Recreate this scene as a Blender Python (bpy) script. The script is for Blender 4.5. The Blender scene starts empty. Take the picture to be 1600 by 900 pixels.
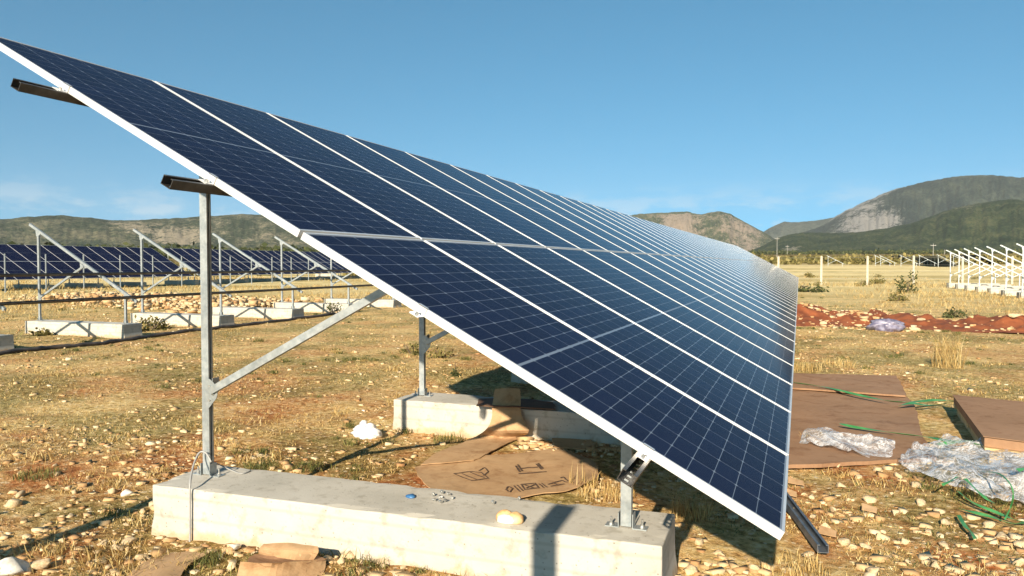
import bpy, math, random
import numpy as np
from mathutils import Vector, Matrix

scene = bpy.context.scene
COL = scene.collection
random.seed(7)
rng = np.random.default_rng(11)
R = math.radians

# ------------------------------------------------------------------ camera
CAM = np.array([0.037, -2.799, 1.623])
YAW, PITCH, FPX = R(20.758), R(-1.845), 1183.85
cd = bpy.data.cameras.new('camera')
cam = bpy.data.objects.new('camera', cd)
COL.objects.link(cam)
cam.location = CAM
cam.rotation_euler = (R(90) + PITCH, 0, YAW)
cd.sensor_width = 36
cd.lens = FPX / 1600 * 36
cd.clip_start = 0.05
cd.clip_end = 60000
scene.camera = cam

# ------------------------------------------------------------------ light, sky, exposure
SUN_EL = R(24.5)
world = bpy.data.worlds.new('World')
scene.world = world
world.use_nodes = True
wn, wl = world.node_tree.nodes, world.node_tree.links
bg = wn['Background']
sky = wn.new('ShaderNodeTexSky')
sky.sky_type = 'NISHITA'
sky.sun_disc = False
sky.sun_elevation = SUN_EL
sky.sun_rotation = R(178)
sky.altitude = 200
sky.air_density = 0.8
sky.dust_density = 0.3
sky.ozone_density = 1.0
bg.inputs['Strength'].default_value = 0.077
# small fair-weather clouds low over the horizon, all the way round
tc = wn.new('ShaderNodeTexCoord')
va = wn.new('ShaderNodeVectorMath'); va.operation = 'ADD'; va.inputs[1].default_value = (0, 0, 0.2)   # clear dry air: little whitening at the horizon
wl.new(tc.outputs['Generated'], va.inputs[0])
vn = wn.new('ShaderNodeVectorMath'); vn.operation = 'NORMALIZE'
wl.new(va.outputs[0], vn.inputs[0]); wl.new(vn.outputs[0], sky.inputs[0])
sep = wn.new('ShaderNodeSeparateXYZ')
wl.new(tc.outputs['Generated'], sep.inputs[0])
mp = wn.new('ShaderNodeMapping')
mp.inputs['Scale'].default_value = (1, 1, 3.2)
mp.inputs['Location'].default_value = (7.1, 2.2, 0.7)
wl.new(tc.outputs['Generated'], mp.inputs[0])
cn = wn.new('ShaderNodeTexNoise')
cn.inputs['Scale'].default_value = 11.0
cn.inputs['Detail'].default_value = 7
cn.inputs['Roughness'].default_value = 0.62
wl.new(mp.outputs[0], cn.inputs['Vector'])
cr = wn.new('ShaderNodeValToRGB')
cr.color_ramp.elements[0].position = 0.475
cr.color_ramp.elements[1].position = 0.60
wl.new(cn.outputs['Fac'], cr.inputs[0])
band = wn.new('ShaderNodeValToRGB')
for e in list(band.color_ramp.elements)[1:]:
    band.color_ramp.elements.remove(e)
band.color_ramp.elements[0].position = 0.0
band.color_ramp.elements[0].color = (1, 1, 1, 1)
for pos, v in ((0.06, 1), (0.105, 0.0)):
    e = band.color_ramp.elements.new(pos)
    e.color = (v, v, v, 1)
wl.new(sep.outputs['Z'], band.inputs[0])
mul = wn.new('ShaderNodeMath'); mul.operation = 'MULTIPLY'
wl.new(cr.outputs[0], mul.inputs[0]); wl.new(band.outputs[0], mul.inputs[1])
mul2 = wn.new('ShaderNodeMath'); mul2.operation = 'MULTIPLY'; mul2.inputs[1].default_value = 0.42
wl.new(mul.outputs[0], mul2.inputs[0])
mx = wn.new('ShaderNodeMix'); mx.data_type = 'RGBA'
mx.inputs[7].default_value = (5.6, 6.0, 6.2, 1)
tint = wn.new('ShaderNodeMix'); tint.data_type = 'RGBA'; tint.blend_type = 'MULTIPLY'
tint.inputs[0].default_value = 1.0; tint.inputs[7].default_value = (0.47, 1.14, 1.16, 1)   # the air's colour, the same all over
wl.new(sky.outputs[0], tint.inputs[6])
wl.new(mul2.outputs[0], mx.inputs[0]); wl.new(tint.outputs[2], mx.inputs[6])
wl.new(mx.outputs[2], bg.inputs[0])

sd = bpy.data.lights.new('sun', 'SUN')
sd.energy = 5.0
sd.angle = R(0.53)
sd.color = (1.0, 0.86, 0.67)
sun = bpy.data.objects.new('sun', sd)
COL.objects.link(sun)
sun.rotation_euler = Vector((-0.045, 1, -math.tan(SUN_EL))).to_track_quat('-Z', 'Y').to_euler()

scene.view_settings.view_transform = 'Standard'
scene.view_settings.look = 'None'
scene.view_settings.exposure = 0.95
scene.view_settings.gamma = 1
scene.render.engine = 'CYCLES'

# ------------------------------------------------------------------ helpers
def ray(px, py):
    """direction in the world of a point of the 1600x900 photograph (used only to measure where things stand)"""
    x, y, z = (px - 800) / FPX, (450 - py) / FPX, 1.0
    f = np.array([-math.sin(YAW) * math.cos(PITCH), math.cos(YAW) * math.cos(PITCH), math.sin(PITCH)])
    r = np.array([math.cos(YAW), math.sin(YAW), 0.0])
    u = np.cross(r, f)
    return x * r + y * u + z * f

def on_z(px, py, z=0.0):
    d = ray(px, py)
    return CAM + d * (z - CAM[2]) / d[2]

def on_y(px, py, y):
    d = ray(px, py)
    return CAM + d * (y - CAM[1]) / d[1]

def tag(o, label=None, cat=None, group=None, kind=None):
    if label: o['label'] = label
    if cat: o['category'] = cat
    if group: o['group'] = group
    if kind: o['kind'] = kind
    return o

def thing(name, label, cat, loc=(0, 0, 0), group=None, rot=None):
    o = bpy.data.objects.new(name, None)
    COL.objects.link(o)
    o.location = loc
    o.empty_display_size = 0.1
    if rot is not None: o.rotation_euler = rot
    return tag(o, label, cat, group)

def link(name, me, parent=None):
    o = bpy.data.objects.new(name, me)
    COL.objects.link(o)
    if parent is not None: o.parent = parent
    return o

def dup(root, loc=None, label=None, group=None, rotz=None):
    r = root.copy(); COL.objects.link(r)
    if loc is not None: r.location = loc
    if rotz is not None: r.rotation_euler.z = rotz
    if label: r['label'] = label
    if group: r['group'] = group
    for ch in list(root.children):
        c = ch.copy(); COL.objects.link(c); c.parent = r
        for g in list(ch.children):
            d = g.copy(); COL.objects.link(d); d.parent = c
    return r

I3 = np.eye(3)
class MB:
    """collects simple solids and builds them as one mesh"""
    def __init__(self): self.v, self.f = [], []
    def add(self, verts, faces):
        b = len(self.v)
        self.v += [tuple(map(float, q)) for q in verts]
        self.f += [tuple(i + b for i in fc) for fc in faces]
        return self
    def box(self, c, s, M=None):
        c = np.array(c, float); h = np.array(s, float) / 2
        M = I3 if M is None else M            # columns = local axes
        vs = [c + M @ (h * np.array(k)) for k in
              ((-1,-1,-1),(1,-1,-1),(1,1,-1),(-1,1,-1),(-1,-1,1),(1,-1,1),(1,1,1),(-1,1,1))]
        return self.add(vs, [(3,2,1,0),(4,5,6,7),(0,1,5,4),(1,2,6,5),(2,3,7,6),(3,0,4,7)])
    def span(self, lo, hi, M=None, o=(0,0,0)):
        lo, hi = np.array(lo, float), np.array(hi, float)
        M = I3 if M is None else M
        return self.box(np.array(o) + M @ ((lo + hi) / 2), hi - lo, M)
    def prism(self, poly, h0, h1, M=None, o=(0,0,0)):
        M = I3 if M is None else M; o = np.array(o, float); n = len(poly)
        vs = [o + M @ np.array((x, y, h)) for h in (h0, h1) for x, y in poly]
        fs = [tuple(range(n))[::-1], tuple(range(n, 2*n))]
        fs += [(i, (i+1) % n, n + (i+1) % n, n + i) for i in range(n)]
        return self.add(vs, fs)
    def cyl(self, c, r, h, axis=2, n=8):
        perm = {0: np.array([[0,0,1],[1,0,0],[0,1,0]], float).T, 1: np.array([[0,1,0],[0,0,1],[1,0,0]], float), 2: I3}[axis]
        perm = {0: np.array([[0,0,1],[1,0,0],[0,1,0]], float), 1: np.array([[1,0,0],[0,0,1],[0,-1,0]], float), 2: I3}[axis]
        poly = [(r*math.cos(2*math.pi*k/n), r*math.sin(2*math.pi*k/n)) for k in range(n)]
        return self.prism(poly, -h/2, h/2, perm, c)
    def tube(self, pts, r, n=8, cap=True):
        pts = [np.array(q, float) for q in pts]; m = len(pts); vs = []
        up = np.array([0.03, 0.02, 1.0])
        for i, q in enumerate(pts):
            t = pts[min(i+1, m-1)] - pts[max(i-1, 0)]; t /= np.linalg.norm(t) + 1e-9
            a = np.cross(t, up)
            if np.linalg.norm(a) < 0.15: a = np.cross(t, np.array([1.0, 0.1, 0]))
            a /= np.linalg.norm(a); b = np.cross(a, t)
            rr = r[i] if isinstance(r, (list, tuple)) else r
            vs += [q + rr * (math.cos(2*math.pi*k/n) * a + math.sin(2*math.pi*k/n) * b) for k in range(n)]
        fs = [(i*n+k, i*n+(k+1) % n, (i+1)*n+(k+1) % n, (i+1)*n+k) for i in range(m-1) for k in range(n)]
        if cap: fs += [tuple(range(n))[::-1], tuple(range((m-1)*n, m*n))]
        return self.add(vs, fs)
    def ribbon(self, pts, w, t=0.0012, side=None):
        """flat strap along a polyline, real thickness"""
        pts = [np.array(q, float) for q in pts]; m = len(pts); vs = []
        for i, q in enumerate(pts):
            d = pts[min(i+1, m-1)] - pts[max(i-1, 0)]; d /= np.linalg.norm(d) + 1e-9
            a = np.cross(d, np.array([0.02, 0.01, 1.0])); a /= np.linalg.norm(a) + 1e-9
            if side is not None: a = side(i, a, d)
            b = np.cross(a, d)
            vs += [q - a*w/2, q + a*w/2, q + a*w/2 + b*t, q - a*w/2 + b*t]
        fs = []
        for i in range(m-1):
            for k in range(4): fs.append((i*4+k, i*4+(k+1) % 4, (i+1)*4+(k+1) % 4, (i+1)*4+k))
        fs += [(0,1,2,3), (m*4-1, m*4-2, m*4-3, m*4-4)]
        return self.add(vs, fs)
    def mesh(self, name, mat, smooth=False, fix=True):
        me = bpy.data.meshes.new(name)
        me.from_pydata(self.v, [], self.f)
        if fix:
            import bmesh
            bm = bmesh.new(); bm.from_mesh(me)
            bmesh.ops.recalc_face_normals(bm, faces=bm.faces); bm.to_mesh(me); bm.free()
        if mat: me.materials.append(mat)
        if smooth: me.shade_smooth()
        return me
    def build(self, name, mat, parent=None, smooth=False, bevel=0.0, seg=1):
        me = self.mesh(name, mat, smooth)
        if bevel:
            import bmesh
            bm = bmesh.new(); bm.from_mesh(me)
            bmesh.ops.bevel(bm, geom=list(bm.edges), offset=bevel, segments=seg, affect='EDGES', profile=0.5)
            bm.to_mesh(me); bm.free()
        return link(name, me, parent)

def np_mesh(name, V, F, mat, smooth=False):
    """fast mesh from arrays; F is (n,3) or (n,4)"""
    V = np.asarray(V, np.float32); F = np.asarray(F, np.int32); k = F.shape[1]
    me = bpy.data.meshes.new(name)
    me.vertices.add(len(V)); me.vertices.foreach_set('co', V.ravel())
    me.loops.add(F.size); me.loops.foreach_set('vertex_index', F.ravel())
    me.polygons.add(len(F))
    me.polygons.foreach_set('loop_start', np.arange(0, F.size, k, dtype=np.int32))
    me.polygons.foreach_set('loop_total', np.full(len(F), k, np.int32))
    if smooth: me.polygons.foreach_set('use_smooth', np.ones(len(F), bool))
    me.update(calc_edges=True)
    if mat: me.materials.append(mat)
    return me

# value noise, vectorised
_T = np.random.default_rng(5).random((256, 256))
def vnoise(x, y):
    x = np.asarray(x, float); y = np.asarray(y, float)
    xi, yi = np.floor(x).astype(int), np.floor(y).astype(int)
    fx, fy = x - xi, y - yi
    fx, fy = fx*fx*(3-2*fx), fy*fy*(3-2*fy)
    a, b = _T[xi % 256, yi % 256], _T[(xi+1) % 256, yi % 256]
    c, d = _T[xi % 256, (yi+1) % 256], _T[(xi+1) % 256, (yi+1) % 256]
    return (a*(1-fx) + b*fx)*(1-fy) + (c*(1-fx) + d*fx)*fy
def fbm(x, y, o=4, g=0.5):
    s, a, t = 0, 1, 0
    for i in range(o):
        s = s + a * vnoise(x * 2**i + 17.3*i, y * 2**i + 9.1*i); t += a; a *= g
    return s / t

def ground_z(x, y):
    x = np.asarray(x, float); y = np.asarray(y, float)
    d = np.hypot(x, y)
    z = (fbm(x*1.3, y*1.3, 4) - 0.5) * 0.075 + (fbm(x*9, y*9, 2) - 0.5) * 0.018
    z = z + (fbm(x*0.11, y*0.11, 3) - 0.5) * 0.22 * np.clip((d - 9) / 25, 0, 1)
    # soil thrown up along the front of the nearest footing
    m = np.exp(-((y - 0.5) / 0.22)**2) * np.clip(1 - np.abs(x + 2.1) / 1.25, 0, 1)
    z = z + 0.07 * m * fbm(x*4, y*4, 2)
    # the plain climbs gently towards the foot of the hills
    z = z + 0.0138 * np.clip(d - 110, 0, 2900)
    return z

# ------------------------------------------------------------------ materials
def nt(name):
    m = bpy.data.materials.new(name); m.use_nodes = True
    t = m.node_tree
    return m, t.nodes, t.links, t.nodes['Principled BSDF']

def ramp(N, L, src, stops):
    r = N.new('ShaderNodeValToRGB')
    e = r.color_ramp.elements
    e[0].position, e[0].color = stops[0][0], (*stops[0][1], 1)
    e[1].position, e[1].color = stops[-1][0], (*stops[-1][1], 1)
    for p, c in stops[1:-1]:
        q = e.new(p); q.color = (*c, 1)
    L.new(src, r.inputs[0])
    return r.outputs[0]

def noise(N, L, scale, vec=None, detail=4, rough=0.55, dist=0.0):
    n = N.new('ShaderNodeTexNoise')
    n.inputs['Scale'].default_value = scale; n.inputs['Detail'].default_value = detail
    n.inputs['Roughness'].default_value = rough; n.inputs['Distortion'].default_value = dist
    if vec is not None: L.new(vec, n.inputs['Vector'])
    return n.outputs['Fac']

def mixc(N, L, fac, a, b, mode='MIX'):
    m = N.new('ShaderNodeMix'); m.data_type = 'RGBA'; m.blend_type = mode
    for sock, v in ((m.inputs[0], fac), (m.inputs[6], a), (m.inputs[7], b)):
        if isinstance(v, (int, float)): sock.default_value = v
        elif isinstance(v, tuple): sock.default_value = (*v, 1)
        else: L.new(v, sock)
    return m.outputs[2]

def math_(N, L, op, a, b=None, clamp=False):
    m = N.new('ShaderNodeMath'); m.operation = op; m.use_clamp = clamp
    for i, v in enumerate((a, b)):
        if v is None: continue
        if isinstance(v, (int, float)): m.inputs[i].default_value = v
        else: L.new(v, m.inputs[i])
    return m.outputs[0]

def bump(N, L, P, h, strength=0.3, dist=0.01):
    b = N.new('ShaderNodeBump'); b.inputs['Strength'].default_value = strength
    b.inputs['Distance'].default_value = dist
    L.new(h, b.inputs['Height']); L.new(b.outputs[0], P.inputs['Normal'])

def simple(name, c1, c2, scale=8, rough=0.7, metal=0.0, bmp=0.0, bscale=40, coord='Object', detail=5, spec=0.5, lo=0.35, hi=0.65):
    m, N, L, P = nt(name)
    t = N.new('ShaderNodeTexCoord')
    v = t.outputs[coord]
    n = noise(N, L, scale, v, detail)
    L.new(ramp(N, L, n, [(lo, c1), (hi, c2)]), P.inputs['Base Color'])
    P.inputs['Roughness'].default_value = rough
    P.inputs['Metallic'].default_value = metal
    P.inputs['Specular IOR Level'].default_value = spec
    if bmp: bump(N, L, P, noise(N, L, bscale, v, 3), bmp, 0.004)
    return m

STEEL = simple('galvanised_steel', (0.33, 0.37, 0.385), (0.46, 0.495, 0.50), 22, 0.45, 0.6, 0.06, 60)
def _spangle(m):
    N, L = m.node_tree.nodes, m.node_tree.links; P = N['Principled BSDF']
    t = N.new('ShaderNodeTexCoord'); vo = N.new('ShaderNodeTexVoronoi'); vo.inputs['Scale'].default_value = 70
    L.new(t.outputs['Object'], vo.inputs['Vector'])
    src = P.inputs['Base Color'].links[0].from_socket
    L.new(mixc(N, L, 0.25, src, ramp(N, L, vo.outputs['Color'], [(0.2, (0.72, 0.72, 0.72)), (0.8, (1.12, 1.12, 1.12))]), 'MULTIPLY'), P.inputs['Base Color'])
    n = noise(N, L, 4.0, t.outputs['Object'], 5, 0.7)
    L.new(ramp(N, L, n, [(0.3, (0.34,)*3), (0.7, (0.62,)*3)]), P.inputs['Roughness'])
_spangle(STEEL)
RAILST = simple('dark_weathered_rail', (0.075, 0.068, 0.06), (0.15, 0.14, 0.125), 9, 0.42, 0.6, 0.06, 60)
BARE = simple('sunlit_pale_steel', (0.60, 0.60, 0.57), (0.70, 0.70, 0.66), 9, 0.5, 0.3)
ALU = simple('anodised_aluminium', (0.74, 0.74, 0.73), (0.82, 0.82, 0.81), 5, 0.38, 0.45)
CLAMP = simple('clamp_aluminium', (0.70, 0.70, 0.70), (0.80, 0.80, 0.80), 12, 0.35, 0.5)
BOLT = simple('zinc_bolt', (0.40, 0.40, 0.38), (0.60, 0.60, 0.57), 60, 0.4, 0.8)
CABLE = simple('grey_cable', (0.30, 0.30, 0.29), (0.38, 0.38, 0.37), 12, 0.5)
RAIL_AND_SHADE = simple('dark_steel_and_back_shade', (0.11, 0.13, 0.15), (0.17, 0.19, 0.22), 14, 0.45, 0.5)
PIPE = simple('black_pipe', (0.035, 0.030, 0.028), (0.10, 0.08, 0.065), 6, 0.55)
POSTC = simple('pale_concrete_post', (0.40, 0.36, 0.29), (0.52, 0.48, 0.39), 5, 0.85)
WIRE = simple('fence_wire', (0.30, 0.29, 0.27), (0.42, 0.41, 0.38), 4, 0.5, 0.6)
STRAP = simple('green_strap', (0.03, 0.17, 0.045), (0.085, 0.30, 0.10), 6, 0.38)
BREADCRUST = simple('bread_crust', (0.55, 0.26, 0.07), (0.78, 0.60, 0.34), 14, 0.75, 0, 0.3, 50)
CRUMB = simple('bread_crumb', (0.80, 0.74, 0.60), (0.86, 0.82, 0.70), 40, 0.9, 0, 0.5, 90)
BLUE = simple('blue_plastic', (0.02, 0.08, 0.22), (0.05, 0.17, 0.36), 30, 0.4)
WHITEBAG = simple('white_plastic', (0.74, 0.74, 0.75), (0.82, 0.82, 0.82), 9, 0.45, 0, 0.4, 25)
PURPLE = simple('mauve_plastic', (0.11, 0.10, 0.16), (0.30, 0.29, 0.38), 9, 0.35, 0, 0.4, 20)
WOOD = simple('pale_wood', (0.50, 0.34, 0.14), (0.66, 0.50, 0.26), 10, 0.7)
INK = simple('printed_ink', (0.05, 0.03, 0.02), (0.14, 0.085, 0.05), 24, 0.8)
WALLP = simple('pale_render', (0.50, 0.46, 0.38), (0.62, 0.58, 0.50), 0.6, 0.85)
ROOF = simple('clay_roof', (0.30, 0.19, 0.13), (0.42, 0.28, 0.20), 0.8, 0.85)
GLASSD = simple('dark_window', (0.03, 0.035, 0.04), (0.05, 0.055, 0.06), 2, 0.2)
BARK = simple('stem_bark', (0.10, 0.07, 0.045), (0.17, 0.13, 0.09), 12, 0.9)
POLE = simple('weathered_pole', (0.34, 0.33, 0.30), (0.48, 0.46, 0.42), 3, 0.8)

def concrete():
    m, N, L, P = nt('cast_concrete')
    t = N.new('ShaderNodeTexCoord'); v = t.outputs['Object']
    a = noise(N, L, 2.2, v, 6, 0.6); b = noise(N, L, 14, v, 5, 0.6); c = noise(N, L, 90, v, 2)
    base = ramp(N, L, a, [(0.3, (0.41, 0.39, 0.335)), (0.5, (0.49, 0.465, 0.405)), (0.7, (0.54, 0.52, 0.465))])
    stain = ramp(N, L, b, [(0.33, (0.70, 0.68, 0.64)), (0.46, (1, 1, 1)), (1.0, (1, 1, 1))])
    col = mixc(N, L, 0.7, base, stain, 'MULTIPLY')
    vo = N.new('ShaderNodeTexVoronoi'); vo.inputs['Scale'].default_value = 26
    L.new(v, vo.inputs['Vector'])
    holes = ramp(N, L, vo.outputs['Distance'], [(0.07, (0.30, 0.28, 0.25)), (0.15, (1, 1, 1)), (1, (1, 1, 1))])
    col = mixc(N, L, 0.65, col, holes, 'MULTIPLY')
    wv = N.new('ShaderNodeTexWave'); wv.bands_direction = 'Z'; wv.inputs['Scale'].default_value = 2.6; wv.inputs['Distortion'].default_value = 0.5; wv.inputs['Detail'].default_value = 3
    L.new(v, wv.inputs['Vector'])
    col = mixc(N, L, 0.35, col, ramp(N, L, wv.outputs['Fac'], [(0.0, (0.62, 0.59, 0.54)), (0.10, (1, 1, 1)), (1, (1, 1, 1))]), 'MULTIPLY')
    # soil splashed on the foot of the block
    s = N.new('ShaderNodeSeparateXYZ'); L.new(v, s.inputs[0])
    h = math_(N, L, 'ADD', math_(N, L, 'ADD', s.outputs['Z'], math_(N, L, 'MULTIPLY', a, -0.20)), math_(N, L, 'MULTIPLY', b, 0.16))
    soil = ramp(N, L, h, [(-0.10, (0.75, 0.75, 0.75)), (0.04, (0, 0, 0)), (1, (0, 0, 0))])
    col = mixc(N, L, soil, col, (0.46, 0.33, 0.19))
    L.new(col, P.inputs['Base Color'])
    P.inputs['Roughness'].default_value = 0.88
    bump(N, L, P, math_(N, L, 'ADD', b, math_(N, L, 'MULTIPLY', c, 0.5)), 0.35, 0.006)
    return m
CONC = concrete()

def cardboard(name, a, b, dirt=0.5):
    m, N, L, P = nt(name)
    t = N.new('ShaderNodeTexCoord'); v = t.outputs['Object']
    n1 = noise(N, L, 1.7, v, 5, 0.6); n2 = noise(N, L, 11, v, 5, 0.65)
    w = N.new('ShaderNodeTexWave'); w.inputs['Scale'].default_value = 34; w.inputs['Distortion'].default_value = 1.2
    L.new(v, w.inputs['Vector'])
    base = ramp(N, L, n1, [(0.33, a), (0.67, b)])
    dark = ramp(N, L, n2, [(0.33, (0.72, 0.66, 0.60)), (0.52, (1, 1, 1)), (1, (1, 1, 1))])
    col = mixc(N, L, dirt, base, dark, 'MULTIPLY')
    n3 = noise(N, L, 3.6, v, 6, 0.7, 0.8)
    col = mixc(N, L, 0.8, col, ramp(N, L, n3, [(0.34, (0.66, 0.56, 0.48)), (0.48, (1, 1, 1)), (0.60, (1, 1, 1)), (0.72, (1.22, 1.20, 1.16))]), 'MULTIPLY')
    vc = N.new('ShaderNodeTexVoronoi'); vc.feature = 'DISTANCE_TO_EDGE'; vc.inputs['Scale'].default_value = 2.3; L.new(v, vc.inputs['Vector'])
    col = mixc(N, L, 0.12, col, ramp(N, L, vc.outputs['Distance'], [(0.0, (0.55, 0.48, 0.42)), (0.012, (1, 1, 1)), (1, (1, 1, 1))]), 'MULTIPLY')
    L.new(col, P.inputs['Base Color']); P.inputs['Roughness'].default_value = 0.85
    P.inputs['Specular IOR Level'].default_value = 0.25
    bump(N, L, P, math_(N, L, 'ADD', math_(N, L, 'MULTIPLY', w.outputs['Fac'], 0.12), n2), 0.25, 0.004)
    return m
CARD = cardboard('cardboard', (0.40, 0.25, 0.13), (0.50, 0.33, 0.18))
CARDB = cardboard('brown_cardboard', (0.27, 0.155, 0.085), (0.34, 0.20, 0.115), 0.35)
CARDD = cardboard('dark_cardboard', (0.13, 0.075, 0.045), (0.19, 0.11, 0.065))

def film_mat(name, tint):
    """thin clear sheet: mostly see-through, glossy, milkier where it is folded and dusty"""
    m, N, L, P = nt(name)
    t = N.new('ShaderNodeTexCoord'); v = t.outputs['Object']
    P.inputs['Base Color'].default_value = (*tint, 1)
    P.inputs['Roughness'].default_value = 0.13; P.inputs['Specular IOR Level'].default_value = 1.0
    P.inputs['Coat Weight'].default_value = 1.0; P.inputs['Coat Roughness'].default_value = 0.05
    n1 = noise(N, L, 4.0, v, 6, 0.65, 1.5)
    ridge = math_(N, L, 'ABSOLUTE', math_(N, L, 'SUBTRACT', noise(N, L, 9.0, v, 4, 0.6, 2.0), 0.5))
    fold = ramp(N, L, ridge, [(0.0, (0.6,)*3), (0.012, (0.3,)*3), (0.05, (0.0,)*3)])
    milk = ramp(N, L, n1, [(0.38, (0.05,)*3), (0.52, (0.20,)*3), (0.66, (0.55,)*3)])
    L.new(math_(N, L, 'ADD', milk, fold, True), P.inputs['Alpha'])
    bump(N, L, P, math_(N, L, 'ADD', math_(N, L, 'MULTIPLY', ridge, 2.0), noise(N, L, 9, v, 3, 0.55, 1.2)), 0.5, 0.02)
    return m
FILM = film_mat('clear_plastic_film', (0.86, 0.85, 0.85))

def cell_mat():
    m, N, L, P = nt('solar_cell_silicon')
    t = N.new('ShaderNodeTexCoord'); v = t.outputs['Object']
    s = N.new('ShaderNodeSeparateXYZ'); L.new(v, s.inputs[0])
    fr = math_(N, L, 'FRACT', math_(N, L, 'MULTIPLY', s.outputs['X'], 1/0.0182))
    d = math_(N, L, 'ABSOLUTE', math_(N, L, 'SUBTRACT', fr, 0.5))
    bar = math_(N, L, 'LESS_THAN', d, 0.045)
    info = N.new('ShaderNodeObjectInfo')
    base = ramp(N, L, info.outputs['Random'], [(0, (0.0040, 0.0070, 0.028)), (1, (0.0054, 0.0098, 0.038))])
    L.new(mixc(N, L, math_(N, L, 'MULTIPLY', bar, 0.55), base, (0.16, 0.18, 0.22)), P.inputs['Base Color'])
    P.inputs['Roughness'].default_value = 0.35
    P.inputs['Coat Weight'].default_value = 1.0; P.inputs['Coat Roughness'].default_value = 0.09
    P.inputs['Coat IOR'].default_value = 1.052
    P.inputs['Specular IOR Level'].default_value = 0.0
    return m
CELL = cell_mat()
BACK = simple('white_backsheet', (0.18, 0.20, 0.24), (0.20, 0.22, 0.26), 3, 0.4)
_p = BACK.node_tree.nodes['Principled BSDF']
_p.inputs['Coat IOR'].default_value = 1.052; _p.inputs['Coat Weight'].default_value = 1.0; _p.inputs['Coat Roughness'].default_value = 0.09

PW, PL, PG = 1.134, 2.278, 0.02      # panel width, length, gap
CX, CY = 0.184, 0.093                # cell pitch
MX = (PW - 6*CX) / 2
def cell_y(j):                       # lower edge of half-cell row j (24 rows, a wider gap in the middle)
    return (PL - 24*CY - 0.012) / 2 + j*CY + (0.012 if j >= 12 else 0)

def laminate_mat():
    """glass front of the farther panels: the same cells drawn under the glass"""
    m, N, L, P = nt('glass_laminate')
    t = N.new('ShaderNodeTexCoord')
    s = N.new('ShaderNodeSeparateXYZ'); L.new(t.outputs['Object'], s.inputs[0])
    def line(c, off, pitch, half):
        f = math_(N, L, 'FRACT', math_(N, L, 'DIVIDE', math_(N, L, 'SUBTRACT', c, off), pitch))
        d = math_(N, L, 'MINIMUM', f, math_(N, L, 'SUBTRACT', 1.0, f))
        return math_(N, L, 'LESS_THAN', math_(N, L, 'MULTIPLY', d, pitch), half)
    lx = line(s.outputs['X'], MX, CX, 0.0013)
    up = math_(N, L, 'GREATER_THAN', s.outputs['Y'], PL/2)
    yy = math_(N, L, 'SUBTRACT', s.outputs['Y'], math_(N, L, 'MULTIPLY', up, 0.012))
    ly = line(yy, cell_y(0), CY, 0.0013)
    mid = math_(N, L, 'LESS_THAN', math_(N, L, 'ABSOLUTE', math_(N, L, 'SUBTRACT', s.outputs['Y'], PL/2)), 0.007)
    ln = math_(N, L, 'MAXIMUM', math_(N, L, 'MAXIMUM', lx, ly), mid)
    oi = N.new('ShaderNodeObjectInfo')
    cellc = ramp(N, L, oi.outputs['Random'], [(0, (0.0040, 0.0070, 0.028)), (1, (0.0056, 0.0105, 0.041))])
    dn = noise(N, L, 3.0, t.outputs['Object'], 5, 0.65)
    dust = ramp(N, L, dn, [(0.45, (0, 0, 0)), (0.75, (0.03, 0.03, 0.03))])
    base = mixc(N, L, dust, mixc(N, L, ln, cellc, (0.165, 0.185, 0.225)), (0.5, 0.45, 0.38))
    L.new(base, P.inputs['Base Color'])
    P.inputs['Roughness'].default_value = 0.35
    P.inputs['Specular IOR Level'].default_value = 0.0
    P.inputs['Coat Weight'].default_value = 1.0; P.inputs['Coat Roughness'].default_value = 0.09
    P.inputs['Coat IOR'].default_value = 1.052
    return m
LAM = laminate_mat()

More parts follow.
